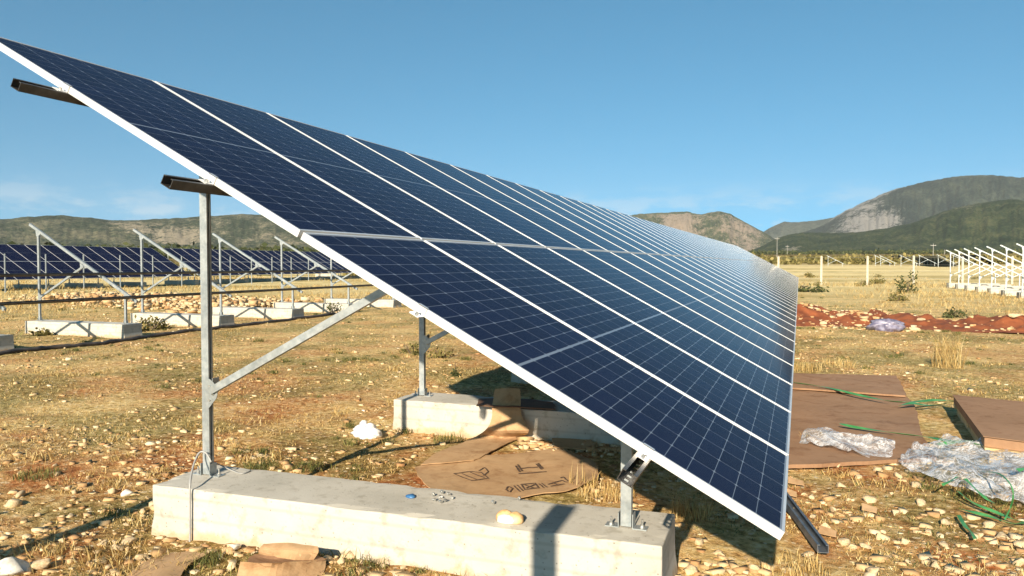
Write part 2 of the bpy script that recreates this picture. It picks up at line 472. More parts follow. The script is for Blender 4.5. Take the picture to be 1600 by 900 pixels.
def ground_mat():
    m, N, L, P = nt('dry_stony_ground')
    g = N.new('ShaderNodeNewGeometry'); v = g.outputs['Position']
    big = noise(N, L, 0.33, v, 5, 0.6); med = noise(N, L, 1.6, v, 5, 0.6)
    fine = noise(N, L, 14, v, 6, 0.7); tiny = noise(N, L, 70, v, 3, 0.7)
    straw = ramp(N, L, fine, [(0.30, (0.20, 0.100, 0.030)), (0.41, (0.54, 0.335, 0.115)), (0.52, (0.80, 0.56, 0.235)), (0.65, (0.90, 0.72, 0.39))])
    red = ramp(N, L, fine, [(0.3, (0.17, 0.047, 0.013)), (0.49, (0.43, 0.145, 0.045)), (0.68, (0.72, 0.40, 0.175))])
    green = ramp(N, L, fine, [(0.3, (0.055, 0.058, 0.016)), (0.48, (0.20, 0.18, 0.052)), (0.66, (0.60, 0.48, 0.20))])
    redf = ramp(N, L, math_(N, L, 'ADD', math_(N, L, 'MULTIPLY', big, 0.6), math_(N, L, 'MULTIPLY', med, 0.4)),
                [(0.435, (0, 0, 0)), (0.565, (1, 1, 1))])
    s = N.new('ShaderNodeSeparateXYZ'); L.new(v, s.inputs[0])
    # bare red soil near the footings, dry grass farther out
    ln = N.new('ShaderNodeVectorMath'); ln.operation = 'LENGTH'; L.new(v, ln.inputs[0])
    nearf = ramp(N, L, math_(N, L, 'DIVIDE', ln.outputs['Value'], 30), [(0.10, (1, 1, 1)), (0.34, (0.65, 0.65, 0.65)), (0.9, (0.2, 0.2, 0.2))])
    col = mixc(N, L, math_(N, L, 'MULTIPLY', redf, nearf), straw, red)
    mp = N.new('ShaderNodeMapping'); mp.inputs['Location'].default_value = (31, 7, 3); L.new(v, mp.inputs[0])
    gn = noise(N, L, 0.75, mp.outputs[0], 6, 0.65)
    gf = ramp(N, L, gn, [(0.45, (0, 0, 0)), (0.57, (0.70, 0.70, 0.70))])
    col = mixc(N, L, gf, col, green)
    # pale limestone chips
    vo = N.new('ShaderNodeTexVoronoi'); vo.inputs['Scale'].default_value = 24; vo.inputs['Randomness'].default_value = 1
    wv = N.new('ShaderNodeVectorMath'); wv.operation = 'ADD'
    nn = N.new('ShaderNodeTexNoise'); nn.inputs['Scale'].default_value = 9; L.new(v, nn.inputs['Vector'])
    sc = N.new('ShaderNodeVectorMath'); sc.operation = 'SCALE'; sc.inputs['Scale'].default_value = 0.09
    L.new(nn.outputs['Color'], sc.inputs[0]); L.new(v, wv.inputs[0]); L.new(sc.outputs[0], wv.inputs[1])
    L.new(wv.outputs[0], vo.inputs['Vector'])
    chipc = N.new('ShaderNodeSeparateXYZ'); L.new(vo.outputs['Color'], chipc.inputs[0])
    inside = math_(N, L, 'LESS_THAN', vo.outputs['Distance'], math_(N, L, 'MULTIPLY', chipc.outputs['X'], 0.42))
    dens = math_(N, L, 'GREATER_THAN', math_(N, L, 'ADD', chipc.outputs['Y'], math_(N, L, 'MULTIPLY', med, 0.9)), 0.80)
    chip = math_(N, L, 'MULTIPLY', inside, dens)
    stone = ramp(N, L, chipc.outputs['Z'], [(0, (0.62, 0.41, 0.20)), (0.5, (0.76, 0.56, 0.33)), (1, (0.84, 0.70, 0.47))])
    col = mixc(N, L, math_(N, L, 'MULTIPLY', chip, 0.85), col, stone)
    # far plain: bands of pale grass and olive scrub
    fm = N.new('ShaderNodeMapping'); fm.inputs['Scale'].default_value = (0.012, 0.055, 0.02); L.new(v, fm.inputs[0])
    fb = noise(N, L, 1.0, fm.outputs[0], 6, 0.62)
    f2 = noise(N, L, 0.5, v, 6, 0.7)
    far = ramp(N, L, math_(N, L, 'ADD', math_(N, L, 'MULTIPLY', fb, 0.65), math_(N, L, 'MULTIPLY', f2, 0.35)),
               [(0.34, (0.22, 0.18, 0.06)), (0.43, (0.50, 0.38, 0.15)), (0.51, (0.78, 0.61, 0.29)), (0.66, (0.86, 0.71, 0.38))])
    ff = ramp(N, L, math_(N, L, 'DIVIDE', ln.outputs['Value'], 80), [(0.28, (0, 0, 0)), (0.62, (1, 1, 1))])
    col = mixc(N, L, ff, col, far)
    # beyond the fence the plain is olive and rust coloured scrub
    vf = ramp(N, L, math_(N, L, 'DIVIDE', ln.outputs['Value'], 400), [(0.46, (0, 0, 0)), (0.66, (1, 1, 1))])
    scrub = ramp(N, L, fb, [(0.35, (0.08, 0.08, 0.025)), (0.5, (0.22, 0.15, 0.05)), (0.68, (0.34, 0.24, 0.09))])
    col = mixc(N, L, vf, col, scrub)
    L.new(col, P.inputs['Base Color'])
    P.inputs['Roughness'].default_value = 0.95; P.inputs['Specular IOR Level'].default_value = 0.15
    h = math_(N, L, 'ADD', math_(N, L, 'ADD', fine, math_(N, L, 'MULTIPLY', tiny, 0.5)), math_(N, L, 'MULTIPLY', chip, 0.5))
    bump(N, L, P, h, 1.0, 0.045)
    return m
GROUND = ground_mat()

def island_mat(name, stops, rough=0.9, trans=0.0):
    m, N, L, P = nt(name)
    g = N.new('ShaderNodeNewGeometry')
    c = ramp(N, L, g.outputs['Random Per Island'], stops)
    n = noise(N, L, 30, g.outputs['Position'], 4, 0.6)
    k = ramp(N, L, n, [(0.3, (0.72, 0.70, 0.68)), (0.6, (1, 1, 1))])
    L.new(mixc(N, L, 0.8, c, k, 'MULTIPLY'), P.inputs['Base Color'])
    P.inputs['Roughness'].default_value = rough; P.inputs['Specular IOR Level'].default_value = 0.2
    if trans:
        P.inputs['Subsurface Weight'].default_value = 0.0
    return m
STONES = island_mat('limestone_chips', [(0, (0.40, 0.22, 0.10)), (0.3, (0.54, 0.36, 0.18)), (0.75, (0.64, 0.48, 0.28)), (1, (0.70, 0.58, 0.39))])
DRYG = island_mat('dry_grass_blades', [(0, (0.24, 0.14, 0.045)), (0.4, (0.46, 0.31, 0.11)), (0.8, (0.60, 0.45, 0.19)), (1, (0.68, 0.56, 0.30))], 0.8)
GRNG = island_mat('green_weed_blades', [(0, (0.05, 0.065, 0.02)), (0.5, (0.12, 0.13, 0.04)), (0.85, (0.22, 0.20, 0.06)), (1, (0.36, 0.29, 0.10))], 0.8)
LEAF = island_mat('scrub_leaves', [(0, (0.030, 0.040, 0.014)), (0.5, (0.065, 0.080, 0.028)), (1, (0.12, 0.125, 0.045))], 0.8)
LEAFD = island_mat('dry_scrub_leaves', [(0, (0.09, 0.085, 0.028)), (0.5, (0.19, 0.165, 0.055)), (1, (0.32, 0.26, 0.10))], 0.85)
STONEB = simple('limestone', (0.46, 0.32, 0.17), (0.66, 0.53, 0.34), 7, 0.9, 0, 0.4, 40)
STONEW = simple('white_limestone', (0.62, 0.58, 0.50), (0.74, 0.71, 0.64), 7, 0.9, 0, 0.3, 40)
REDSOIL = simple('red_soil', (0.13, 0.033, 0.011), (0.28, 0.080, 0.026), 3.0, 0.95, 0, 0.9, 14, 'Object', 7)

# ------------------------------------------------------------------ ground, one sheet to the horizon
def axis(lo, hi, step, far, grow=1.075):
    a = list(np.arange(lo, hi + 1e-6, step))
    s, x = step, a[-1]
    while x < far: s *= grow; x += s; a.append(x)
    s, x, b = step, a[0], []
    while x > -far: s *= grow; x -= s; b.append(x)
    return np.array(b[::-1] + a)
gx, gy = axis(-7.0, 3.0, 0.045, 8000), axis(-1.5, 8.0, 0.045, 8000)
XX, YY = np.meshgrid(gx, gy)
ZZ = ground_z(XX, YY)
nx, ny = len(gx), len(gy)
ii = (np.arange(ny-1)[:, None]*nx + np.arange(nx-1)[None, :]).ravel()
F = np.stack([ii, ii+1, ii+nx+1, ii+nx], 1)
o = link('ground', np_mesh('ground', np.stack([XX.ravel(), YY.ravel(), ZZ.ravel()], 1), F, GROUND, True))
tag(o, kind='structure')

# ------------------------------------------------------------------ hills
def hill_mat(name, dark, mid, pale, rockc, sc):
    m, N, L, P = nt(name)
    g = N.new('ShaderNodeNewGeometry'); v = g.outputs['Position']
    n1 = noise(N, L, sc, v, 8, 0.66); n2 = noise(N, L, sc*7, v, 6, 0.7); n3 = noise(N, L, sc*26, v, 3, 0.7)
    f = math_(N, L, 'ADD', math_(N, L, 'MULTIPLY', n1, 0.40), math_(N, L, 'ADD', math_(N, L, 'MULTIPLY', n2, 0.36), math_(N, L, 'MULTIPLY', n3, 0.24)))
    c = ramp(N, L, f, [(0.44, dark), (0.50, mid), (0.56, pale)])
    vt = N.new('ShaderNodeTexVoronoi'); vt.inputs['Scale'].default_value = sc*9; L.new(v, vt.inputs['Vector'])
    sp = ramp(N, L, math_(N, L, 'ADD', vt.outputs['Distance'], math_(N, L, 'MULTIPLY', n1, 0.5)), [(0.38, (0.42, 0.48, 0.42)), (0.62, (1.0, 1.0, 1.0)), (0.9, (1.25, 1.22, 1.15))])
    c = mixc(N, L, 0.8, c, sp, 'MULTIPLY')                      # separate bushes and trees on the slope
    at = N.new('ShaderNodeAttribute'); at.attribute_name = 'rock'
    rk = math_(N, L, 'ADD', at.outputs['Fac'], math_(N, L, 'SUBTRACT', math_(N, L, 'MULTIPLY', f, 4.2), 2.55))
    rf = ramp(N, L, rk, [(0.22, (0, 0, 0)), (0.50, (0.9, 0.9, 0.9))])
    L.new(mixc(N, L, rf, c, rockc), P.inputs['Base Color'])
    P.inputs['Roughness'].default_value = 1.0; P.inputs['Specular IOR Level'].default_value = 0.05
    bump(N, L, P, math_(N, L, 'ADD', n2, math_(N, L, 'MULTIPLY', n3, 0.5)), 0.8, 0.12/sc)
    return m

def hill(name, skyline, D, near, mat, rock=None, nu=520, nv=80, amp=0.16, freq=6.0, seed=0.0):
    """ridge: skyline = (photo x, photo y) of its crest measured off the picture, D = its distance"""
    xs = np.array([s[0] for s in skyline], float)
    az, el = [], []
    for x, y in skyline:
        d = ray(x, y); az.append(math.atan2(d[0], d[1])); el.append(d[2] / math.hypot(d[0], d[1]))
    az, el = np.array(az), np.array(el)
    U = np.linspace(az[0], az[-1], nu)
    E = np.interp(U, az, el)
    k = np.array([1, 2, 3, 2, 1.0]); k /= k.sum()
    E = np.convolve(np.pad(E, 2, 'edge'), k, 'valid')
    crest = CAM[2] + E * D
    crest = crest + (fbm(U*90 + seed, U*0 + seed, 4) - 0.5) * 0.035 * (crest.max() - crest.min() + 30)
    crest = crest + (fbm(U*420 + seed, U*0, 3) - 0.5) * 0.012 * (crest.max() - crest.min() + 30)
    endf = np.clip(np.minimum((U - U[0]), (U[-1] - U)) / 0.04, 0, 1)
    Vv = np.linspace(0, 1.5, nv)
    UU, VV = np.meshgrid(U, Vv)
    dist = D * (near + (1 - near) * VV)
    base = ground_z(np.sin(U)*D*near, np.cos(U)*D*near)[None, :] - 4
    prof = np.where(VV <= 1, VV*VV*(3-2*VV)*0.55 + VV*0.45, 1 - 0.55*(VV-1)/0.5)
    w1 = fbm(UU*freq*5 + seed, VV*1.5 + seed, 4)
    gul = 1 - np.abs(2*fbm(UU*freq*16 + seed + 1.1*w1, VV*1.1 + 3*w1 + seed, 5, 0.55) - 1)
    rid = (w1 - 0.5) + 0.55*(gul - 0.72) + 0.30*(fbm(UU*freq*70 + seed, VV*11 + seed, 4) - 0.5)
    H = (crest[None, :] - base)
    Z = base + H * np.clip(prof + amp * rid * np.sin(np.pi*np.clip(VV, 0, 1)), -0.1, 2)
    X, Y = CAM[0] + np.sin(UU)*dist, CAM[1] + np.cos(UU)*dist
    ii = (np.arange(nv-1)[:, None]*nu + np.arange(nu-1)[None, :]).ravel()
    F = np.stack([ii, ii+1, ii+nu+1, ii+nu], 1)
    me = np_mesh(name, np.stack([X.ravel(), Y.ravel(), Z.ravel()], 1), F, mat, True)
    a = me.attributes.new('rock', 'FLOAT', 'POINT')
    pxs = np.interp(UU, az, xs)
    rv = np.zeros_like(UU) if rock is None else rock(pxs, VV, UU)
    a.data.foreach_set('value', np.clip(rv, 0, 1).astype(np.float32).ravel())
    o = link(name, me); tag(o, kind='structure')
    return o

H_left = hill_mat('karst_ridge', (0.030, 0.046, 0.024), (0.066, 0.078, 0.043), (0.16, 0.148, 0.092), (0.36, 0.30, 0.21), 0.007)
H_mid = hill_mat('rocky_hills', (0.038, 0.058, 0.026), (0.085, 0.10, 0.048), (0.17, 0.15, 0.085), (0.36, 0.28, 0.21), 0.005)
H_far = hill_mat('far_range', (0.06, 0.075, 0.055), (0.08, 0.095, 0.07), (0.11, 0.12, 0.09), (0.30, 0.28, 0.25), 0.003)
H_big = hill_mat('big_mountain', (0.018, 0.031, 0.026), (0.032, 0.047, 0.036), (0.066, 0.080, 0.055), (0.30, 0.285, 0.26), 0.006)
H_foot = hill_mat('wooded_foothill', (0.018, 0.033, 0.015), (0.036, 0.056, 0.024), (0.090, 0.098, 0.045), (0.28, 0.255, 0.20), 0.010)

hill('hill', [(-900, 366), (-500, 352), (-200, 348), (0, 342), (60, 338), (100, 336), (140, 340), (170, 344), (210, 344), (270, 341),
     (330, 337), (370, 334), (430, 336), (500, 343), (600, 355), (760, 372), (900, 386), (1000, 396)], 3400, 0.80, H_left,
     rock=lambda p, v, u: np.exp(-((p-200-(v-0.7)*-180)/60)**2)*0.7 + 0.55*np.clip((p-180)/120, 0, 1)*(v > 0.25)*(v < 0.98), amp=0.15, freq=5, seed=3.1)
hill('hill', [(700, 372), (850, 350), (930, 338), (985, 336), (1010, 333.5), (1045, 332), (1075, 330.5), (1095, 335.5), (1112, 332), (1127, 330.5), (1142, 334),
     (1162, 346), (1185, 358), (1203, 369), (1225, 382), (1270, 396)], 5200, 0.84, H_mid,
     rock=lambda p, v, u: 0.75*np.exp(-((p-1060)/45)**2)*(v > .4)*(v < .9) + 0.65*np.exp(-((p-1160)/40)**2)*(v < 0.9) + 0.3, amp=0.28, freq=8, seed=8.7)
hill('far_hills', [(1080, 385), (1150, 378), (1185, 366), (1205, 355), (1225, 346), (1245, 347), (1270, 345), (1300, 340), (1340, 342), (1420, 352), (1500, 372)], 7200, 0.85, H_far,
     rock=lambda p, v, u: 0.3 + 0*p, amp=0.15, freq=7, seed=1.9)
hill('mountain', [(1195, 394), (1245, 368), (1285, 352), (1312, 334), (1345, 317), (1375, 304), (1405, 293), (1440, 284), (1480, 277.5), (1520, 274), (1550, 273), (1600, 276),
     (1680, 286), (1800, 306), (2000, 345), (2200, 380)], 5600, 0.80, H_big,
     rock=lambda p, v, u: 0.82*np.exp(-((p-1340)/62)**2) + 0.80*np.exp(-((p-1385)/50)**2)*np.exp(-((v-0.40)/0.22)**2) + 0.35*(v > 0.93), amp=0.20, freq=6, seed=5.5)
hill('hill', [(1120, 397), (1175, 391), (1195, 383), (1212, 373), (1232, 366), (1262, 363), (1300, 364), (1340, 362), (1385, 357), (1425, 348), (1455, 338), (1490, 326),
     (1530, 317), (1570, 312), (1620, 313), (1750, 325), (1950, 360), (2200, 392)], 3300, 0.74, H_foot,
     rock=lambda p, v, u: 0.62*np.exp(-((p-1520)/60)**2)*(v > 0.8) + 0.75*np.exp(-((p-1235)/28)**2)*(v < 0.35), amp=0.22, freq=7, seed=2.2)

# ------------------------------------------------------------------ the near table of panels
TILT = R(28.33)
ST, CT = math.sin(TILT), math.cos(TILT)
H0 = 0.68
MT = np.array([[0, 1, 0], [-CT, 0, ST], [ST, 0, CT]]).T    # columns: along the row, up the slope, normal
TROT = Matrix(MT.tolist()).to_euler()
def tpt(a, s, n=0.0, o=(0, 0, 0)):                         # a along the row, s up the slope, n along the normal
    return np.array(o) + np.array([0, 0, H0]) + MT @ np.array([a, s, n])

fm = MB(); lip, dep = 0.011, 0.035
fm.span((0, 0, -dep), (PW, lip, 0)).span((0, PL-lip, -dep), (PW, PL, 0))
fm.span((0, lip, -dep), (lip, PL-lip, 0)).span((PW-lip, lip, -dep), (PW, PL-lip, 0))
FRAME_ME = fm.mesh('frame', ALU)
LAM_ME = MB().span((lip, lip, -0.008), (PW-lip, PL-lip, -0.002)).mesh('glass_laminate', LAM)
BACK_ME = MB().span((lip, lip, -0.008), (PW-lip, PL-lip, -0.0025)).mesh('backsheet', BACK)
cw, ch, cc = CX - 0.0034, CY - 0.0024, 0.007
CELL_ME = MB().prism([(cc, 0), (cw-cc, 0), (cw, cc), (cw, ch-cc), (cw-cc, ch), (cc, ch), (0, ch-cc), (0, cc)], -0.0025, -0.00235).mesh('solar_cell', CELL)

ORD = ['first', 'second', 'third', 'fourth', 'fifth', 'sixth', 'seventh', 'eighth', 'ninth', 'tenth', 'eleventh', 'twelfth',
       'thirteenth', 'fourteenth', 'fifteenth', 'sixteenth', 'seventeenth', 'eighteenth', 'nineteenth', 'twentieth']
for tens, base_ in (('twenty', 'twentieth'), ('thirty', 'thirtieth'), ('forty', 'fortieth')):
    if base_ != 'twentieth': ORD.append(base_)
    ORD += [tens + '-' + w for w in ORD[:9]]
def panel(k, r, loc, label, group, cells=False):
    t = thing('solar_panel', label, 'solar panel', loc, group, TROT)
    link('frame', FRAME_ME, t)
    if cells:
        b = link('backsheet', BACK_ME, t)
        for j in range(24):
            for i in range(6):
                c = link('solar_cell', CELL_ME, t)
                c.location = (MX + i*CX + 0.0017, cell_y(j) + 0.0012, 0)
    else:
        link('glass_laminate', LAM_ME, t)
    return t

NCOL = 45
for k in range(NCOL):
    for r in range(2):
        rown = 'lower' if r == 0 else 'upper'
        if k == 0:
            lab = ('lower solar panel at the near end of the big table, white corner pointing down' if r == 0 else
                   'upper solar panel at the near end of the big table, cut by the left edge')
        elif k < 20:
            lab = f'{rown} row dark blue solar panel of the big table, {ORD[k]} from its near end'
        else:
            lab = f'{rown} row solar panel, thin far sliver of the big table, {ORD[k]} from its near end'
        panel(k, r, tpt(k*(PW+PG), r*(PL+PG)), lab, f'{rown} row of panels on the big table', k < 3)
ROW_LEN = NCOL * (PW + PG)

# ---- purlins: U rails under the panels, open side up, slotted web
PURW, PURH = 0.058, 0.045
PS = [0.545, 1.61, 2.84, 3.88]
def purlin_mesh(y0, y1, slots):
    m = MB(); t = 0.003
    n0, n1 = -dep - PURH, -dep - 0.001
    m.span((y0, -PURW/2, n0), (y1, -PURW/2+t, n1), MT).span((y0, PURW/2-t, n0), (y1, PURW/2, n1), MT)
    m.span((y0, -PURW/2+t, n1-t), (y1, -PURW/2+0.014, n1), MT).span((y0, PURW/2-0.014, n1-t), (y1, PURW/2-t, n1), MT)
    ys = y0
    if slots:
        for q in range(10):
            a = y0 + q*0.05
            m.span((a, -PURW/2+t, n0), (a+0.022, PURW/2-t, n0+t), MT)
            m.span((a+0.022, -PURW/2+t, n0), (a+0.05, -0.008, n0+t), MT).span((a+0.022, 0.008, n0), (a+0.05, PURW/2-t, n0+t), MT)
        ys = y0 + 0.5
    m.span((ys, -PURW/2+t, n0), (y1, PURW/2-t, n0+t), MT)
    return m.mesh('rail', RAILST)
PUR_ME, PUR2_ME = purlin_mesh(-0.25, ROW_LEN, True), purlin_mesh(0.35, ROW_LEN, False)
def clamp_mesh():
    m = MB()
    w = 0.045
    m.span((-0.006, -w/2, -dep-0.001), (-0.001, w/2, 0.004), MT)          # plate over the side of the frame
    m.span((-0.006, -w/2, 0.001), (0.010, w/2, 0.0045), MT)               # lip on top of it
    m.span((-0.055, -w/2, -dep-0.001), (-0.006, w/2, -dep+0.003), MT)     # foot on the rail
    return m.mesh('end_clamp', CLAMP)
CLAMP_ME = clamp_mesh()
hexp = [(0.0085*math.cos(k*math.pi/3), 0.0085*math.sin(k*math.pi/3)) for k in range(6)]
CB_ME = MB().prism(hexp, -0.0315, -0.020, MT).prism([(x*1.5, y*1.5) for x, y in hexp], -0.0318, -0.0300, MT).mesh('bolt', BOLT)
plab = ['lowest rail under the panels, its open slotted end jutting out by the short post',
        'second rail from the bottom under the panels, only its clamp showing',
        'third rail from the bottom, dark end jutting out above the tall near post',
        'topmost rail under the panels, dark end jutting out against the sky at left']
for i, s in enumerate(PS):
    t = thing('purlin', plab[i], 'rail', tpt(0, s), 'rails carrying the big table')
    link('rail', PUR2_ME if i == 1 else PUR_ME, t)
    c = link('end_clamp', CLAMP_ME, t)
    b = link('bolt', CB_ME, c); b.location = MT @ np.array([-0.028, 0, 0])

# ---- steel frames: tall post, short post, rafter and brace, on a concrete footing
RN1 = -dep - PURH - 0.001                  # top of the rafter, below the purlins
RN0 = RN1 - 0.06
RS0, RS1 = 0.42, 4.12                      # rafter ends along the slope
TX, SX = -3.41, -0.76                      # tall and short post
def slope_z(x, n):                         # height of the rafter plane over x
    return H0 + (-x * ST + n) / CT
BTOP = 0.30
def frame_parts():
    P = {}
    m = MB(); w, d, t = 0.054, 0.038, 0.0035
    def post(m, x, ztop):
        z0 = BTOP + 0.008
        m.span((x-w/2, -d/2, z0), (x+w/2, -d/2+t, ztop))                    # front flange
        m.span((x-w/2, d/2-t, z0), (x+w/2, d/2, ztop))                      # back flange
        m.span((x+w/2-t, -d/2+t, z0), (x+w/2, -d/2+0.013, ztop))            # lips of the open side
        m.span((x+w/2-t, d/2-0.013, z0), (x+w/2, d/2-t, ztop))
        z = z0                                                              # slotted web
        m.span((x-w/2, -d/2+t, z0), (x-w/2+t, -0.006, ztop)); m.span((x-w/2, 0.006, z0), (x-w/2+t, d/2-t, ztop))
        while z < ztop - 0.03:
            m.span((x-w/2, -0.006, z), (x-w/2+t, 0.006, z+0.022)); z += 0.05
        return m
    P['tall'] = post(MB(), TX, slope_z(TX, RN0) + 0.02).mesh('tall_post', STEEL)
    P['short'] = post(MB(), SX, slope_z(SX, RN0) + 0.02).mesh('short_post', STEEL)
    m = MB(); o = np.array([0, 0, H0])
    hw = 0.023
    m.span((-hw, RS0, RN0), (-hw+t, RS1, RN1), MT, o).span((hw-t, RS0, RN0), (hw, RS1, RN1), MT, o)
    m.span((-hw+t, RS0, RN1-t), (hw-t, RS1, RN1), MT, o)
    P['rafter'] = m.mesh('rafter', STEEL)
    A, B = np.array([TX+0.055, -0.03, 0.835]), np.array([-1.95, -0.03, slope_z(-1.95, RN0) - 0.01])
    D = B - A; ln = np.linalg.norm(D); D /= ln
    Y = np.array([0, 1.0, 0]); Z = np.cross(D, Y); M = np.stack([D, Y, Z], 1)
    if Z[2] < 0: M = np.stack([D, -Y, -Z], 1)
    m = MB()
    m.span((0, -0.017, 0.019), (ln, 0.017, 0.022), M, A).span((0, -0.017, -0.022), (ln, 0.017, -0.019), M, A)
    m.span((0, -0.020, -0.022), (ln, -0.017, 0.022), M, A)
    P['brace'] = m.mesh('brace', STEEL)
    # bent gusset on the tall post and on the rafter
    poly = [(0.030, -0.095), (0.062, -0.060), (0.098, -0.02), (0.112, 0.035), (0.075, 0.075), (0.045, 0.095), (0.030, 0.095), (0.012, 0.06), (0.012, -0.06)]
    MY = np.array([[1, 0, 0], [0, 0, 1.0], [0, 1, 0]]).T
    g = MB().prism(poly, -0.0315, -0.0275, MY, (TX, 0, 0.815)).span((TX+0.062, -0.0275, 0.86), (TX+0.066, 0.03, 0.915))
    P['gusset'] = g.mesh('gusset', STEEL)
    q = np.array([-1.95, 0, slope_z(-1.95, RN0)])
    g = MB().prism([(-0.16, 0.085), (-0.11, -0.06), (-0.03, -0.07), (0.07, 0.0), (0.08, -0.03), (-0.02, 0.02)], -0.029, -0.025, MY, q)
    g = MB().prism([(-0.13, 0.062), (-0.12, -0.07), (-0.05, -0.06), (0.09, -0.05)], -0.0275, -0.0235, MY, q)
    P['gusset2'] = g.mesh('gusset', STEEL)
    q = np.array([TX, 0, slope_z(TX, RN0)])
    P['gusset3'] = MB().prism([(-0.06, 0.04), (-0.035, -0.10), (0.035, -0.10), (0.12, -0.03)], -0.0275, -0.0235, MY, q).mesh('gusset', STEEL)
    def base(x, s):
        m = MB()
        m.span((x+0.034 if s > 0 else x-0.038, -0.03, BTOP+0.006), (x+0.038 if s > 0 else x-0.034, 0.03, BTOP+0.075))
        lo, hi = sorted((x+s*0.034, x+s*0.105))
        m.span((lo, -0.03, BTOP+0.001), (hi, 0.03, BTOP+0.006))
        return m.mesh('base_bracket', STEEL)
    for key, x in (('t', TX), ('s', SX)):
        for s in (-1, 1): P['base', key, s] = base(x, s)
    P['anchor'] = MB().prism([(x*1.25, y*1.25) for x, y in hexp], 0.0, 0.011).cyl((0, 0, 0.020), 0.0055, 0.036, 2, 8).cyl((0, 0, -0.0005), 0.014, 0.003, 2, 10).mesh('bolt', BOLT)
    P['gbolt'] = MB().cyl((0, -0.004, 0), 0.008, 0.009, 1, 6).mesh('bolt', BOLT)
    return P
FP = frame_parts()
def steel_frame(loc, label, group, detail=True, name='mounting_frame'):
    t = thing(name, label, 'steel frame', loc, group)
    link('tall_post', FP['tall'], t); link('short_post', FP['short'], t)
    link('rafter', FP['rafter'], t); link('brace', FP['brace'], t)
    g = link('gusset', FP['gusset'], t)
    if detail:
        for dx, dz in ((0.075, 0.0), (0.05, 0.045), (0.045, -0.04)):
            b = link('bolt', FP['gbolt'], g); b.location = (TX+dx, -0.0315, 0.82+dz)
    link('gusset', FP['gusset2'], t); link('gusset', FP['gusset3'], t)
    for key, x in (('t', TX), ('s', SX)):
        for s in (-1, 1):
            bb = link('base_bracket', FP['base', key, s], t)
            if detail:
                b = link('bolt', FP['anchor'], bb); b.location = (x + s*0.078, 0.004*s, BTOP+0.0075)
    return t

def block_mesh(seed, nxs=46, nys=9, nzs=9):
    """cast footing: edges slightly rounded and chipped, faces a little uneven"""
    import bmesh
    x0, x1, hw, z0, z1 = -3.58, -0.555, 0.245, -0.15, BTOP
    bm = bmesh.new()
    r = bmesh.ops.create_cube(bm, size=1)
    for v in bm.verts:
        v.co = Vector(((x0+x1)/2 + v.co.x*(x1-x0), v.co.y*2*hw, (z0+z1)/2 + v.co.z*(z1-z0)))
    bmesh.ops.bevel(bm, geom=list(bm.edges), offset=0.008, segments=2, affect='EDGES', profile=0.5)
    for axis_, n, lo, hi in ((0, nxs, x0, x1), (1, nys, -hw, hw), (2, nzs, z0, z1)):
        for q in range(1, n):
            co = [0, 0, 0]; no = [0, 0, 0]; co[axis_] = lo + (hi-lo)*q/n; no[axis_] = 1
            bmesh.ops.bisect_plane(bm, geom=bm.verts[:]+bm.edges[:]+bm.faces[:], plane_co=co, plane_no=no)
    rr = random.Random(seed)
    ox = rr.random()*90
    for v in bm.verts:
        n = float(fbm(v.co.x*3+ox, v.co.y*3+v.co.z*4+ox, 3)) - 0.5
        onedge = (abs(abs(v.co.y)-hw) < 0.012) + (z1-v.co.z < 0.012) + (min(v.co.x-x0, x1-v.co.x) < 0.012)
        if onedge >= 2:
            k = max(0.0, float(vnoise(v.co.x*14+ox, v.co.y*14+v.co.z*10)) - 0.55) * 0.028
            v.co.z -= k; v.co.y -= math.copysign(k*0.8, v.co.y)
        if abs(abs(v.co.y)-hw) < 0.012: v.co.y += math.copysign(n*0.014, v.co.y)
        if v.co.z < 0.12 and v.co.z > -0.1 and min(v.co.x-x0, x1-v.co.x) < 0.02:
            v.co.x += math.copysign(0.03*(0.12-v.co.z)/0.2, v.co.x-(x0+x1)/2)
    me = bpy.data.meshes.new('concrete_footing')
    bm.to_mesh(me); bm.free()
    me.materials.append(CONC)
    return me
BLOCKS = [block_mesh(1), block_mesh(2), block_mesh(3)]
def footing(i, loc, label, group):
    o = link('concrete_footing', BLOCKS[i % 3])
    o.location = loc
    return tag(o, label, 'footing', group)

BAY = 3.02
flab = ['nearest galvanised steel frame with a tall post and long diagonal brace under the panel end',
        'second galvanised steel frame, its tall post and short brace seen below the panel edge',
        'third steel frame under the big table, mostly hidden in shadow behind the cardboard',
        'fourth steel frame deep in the shadow under the big table']
clab = ['nearest concrete footing, long pale block with a bread roll lying on top',
        'second concrete footing, half sunlit and half shaded, with cardboard curling over it',
        'third concrete footing lying in the shadow under the panels',
        'fourth concrete footing deep in the shadow under the panels']
for i in range(4):
    y = 0.93 + i*BAY
    xo = -0.07 if i == 1 else 0.0
    steel_frame((xo, y, 0), flab[i], 'steel frames of the big table')
    b = footing(i, (xo, y - (0.04 if i == 1 else 0), 0), clab[i], 'footings of the big table')
    if i == 0: b.rotation_euler.z = R(1.6); b.location.y = 0.93 + 0.058

# two posts of the next, unfinished table stand just behind the photographer: only their shadows reach into view
POST_ME = MB().span((-0.065, -0.05, 0), (0.065, 0.05, 2.45)).mesh('post', STEEL)
for x, lab in ((-0.93, 'bare steel post behind the photographer, its shadow crossing the near footing'),
               (-3.87, 'bare steel post behind the photographer, its shadow crossing the ground at lower left')):
    o = link('steel_post', POST_ME); o.location = (x, -3.6, 0)
    tag(o, lab, 'post', 'bare posts behind the photographer')

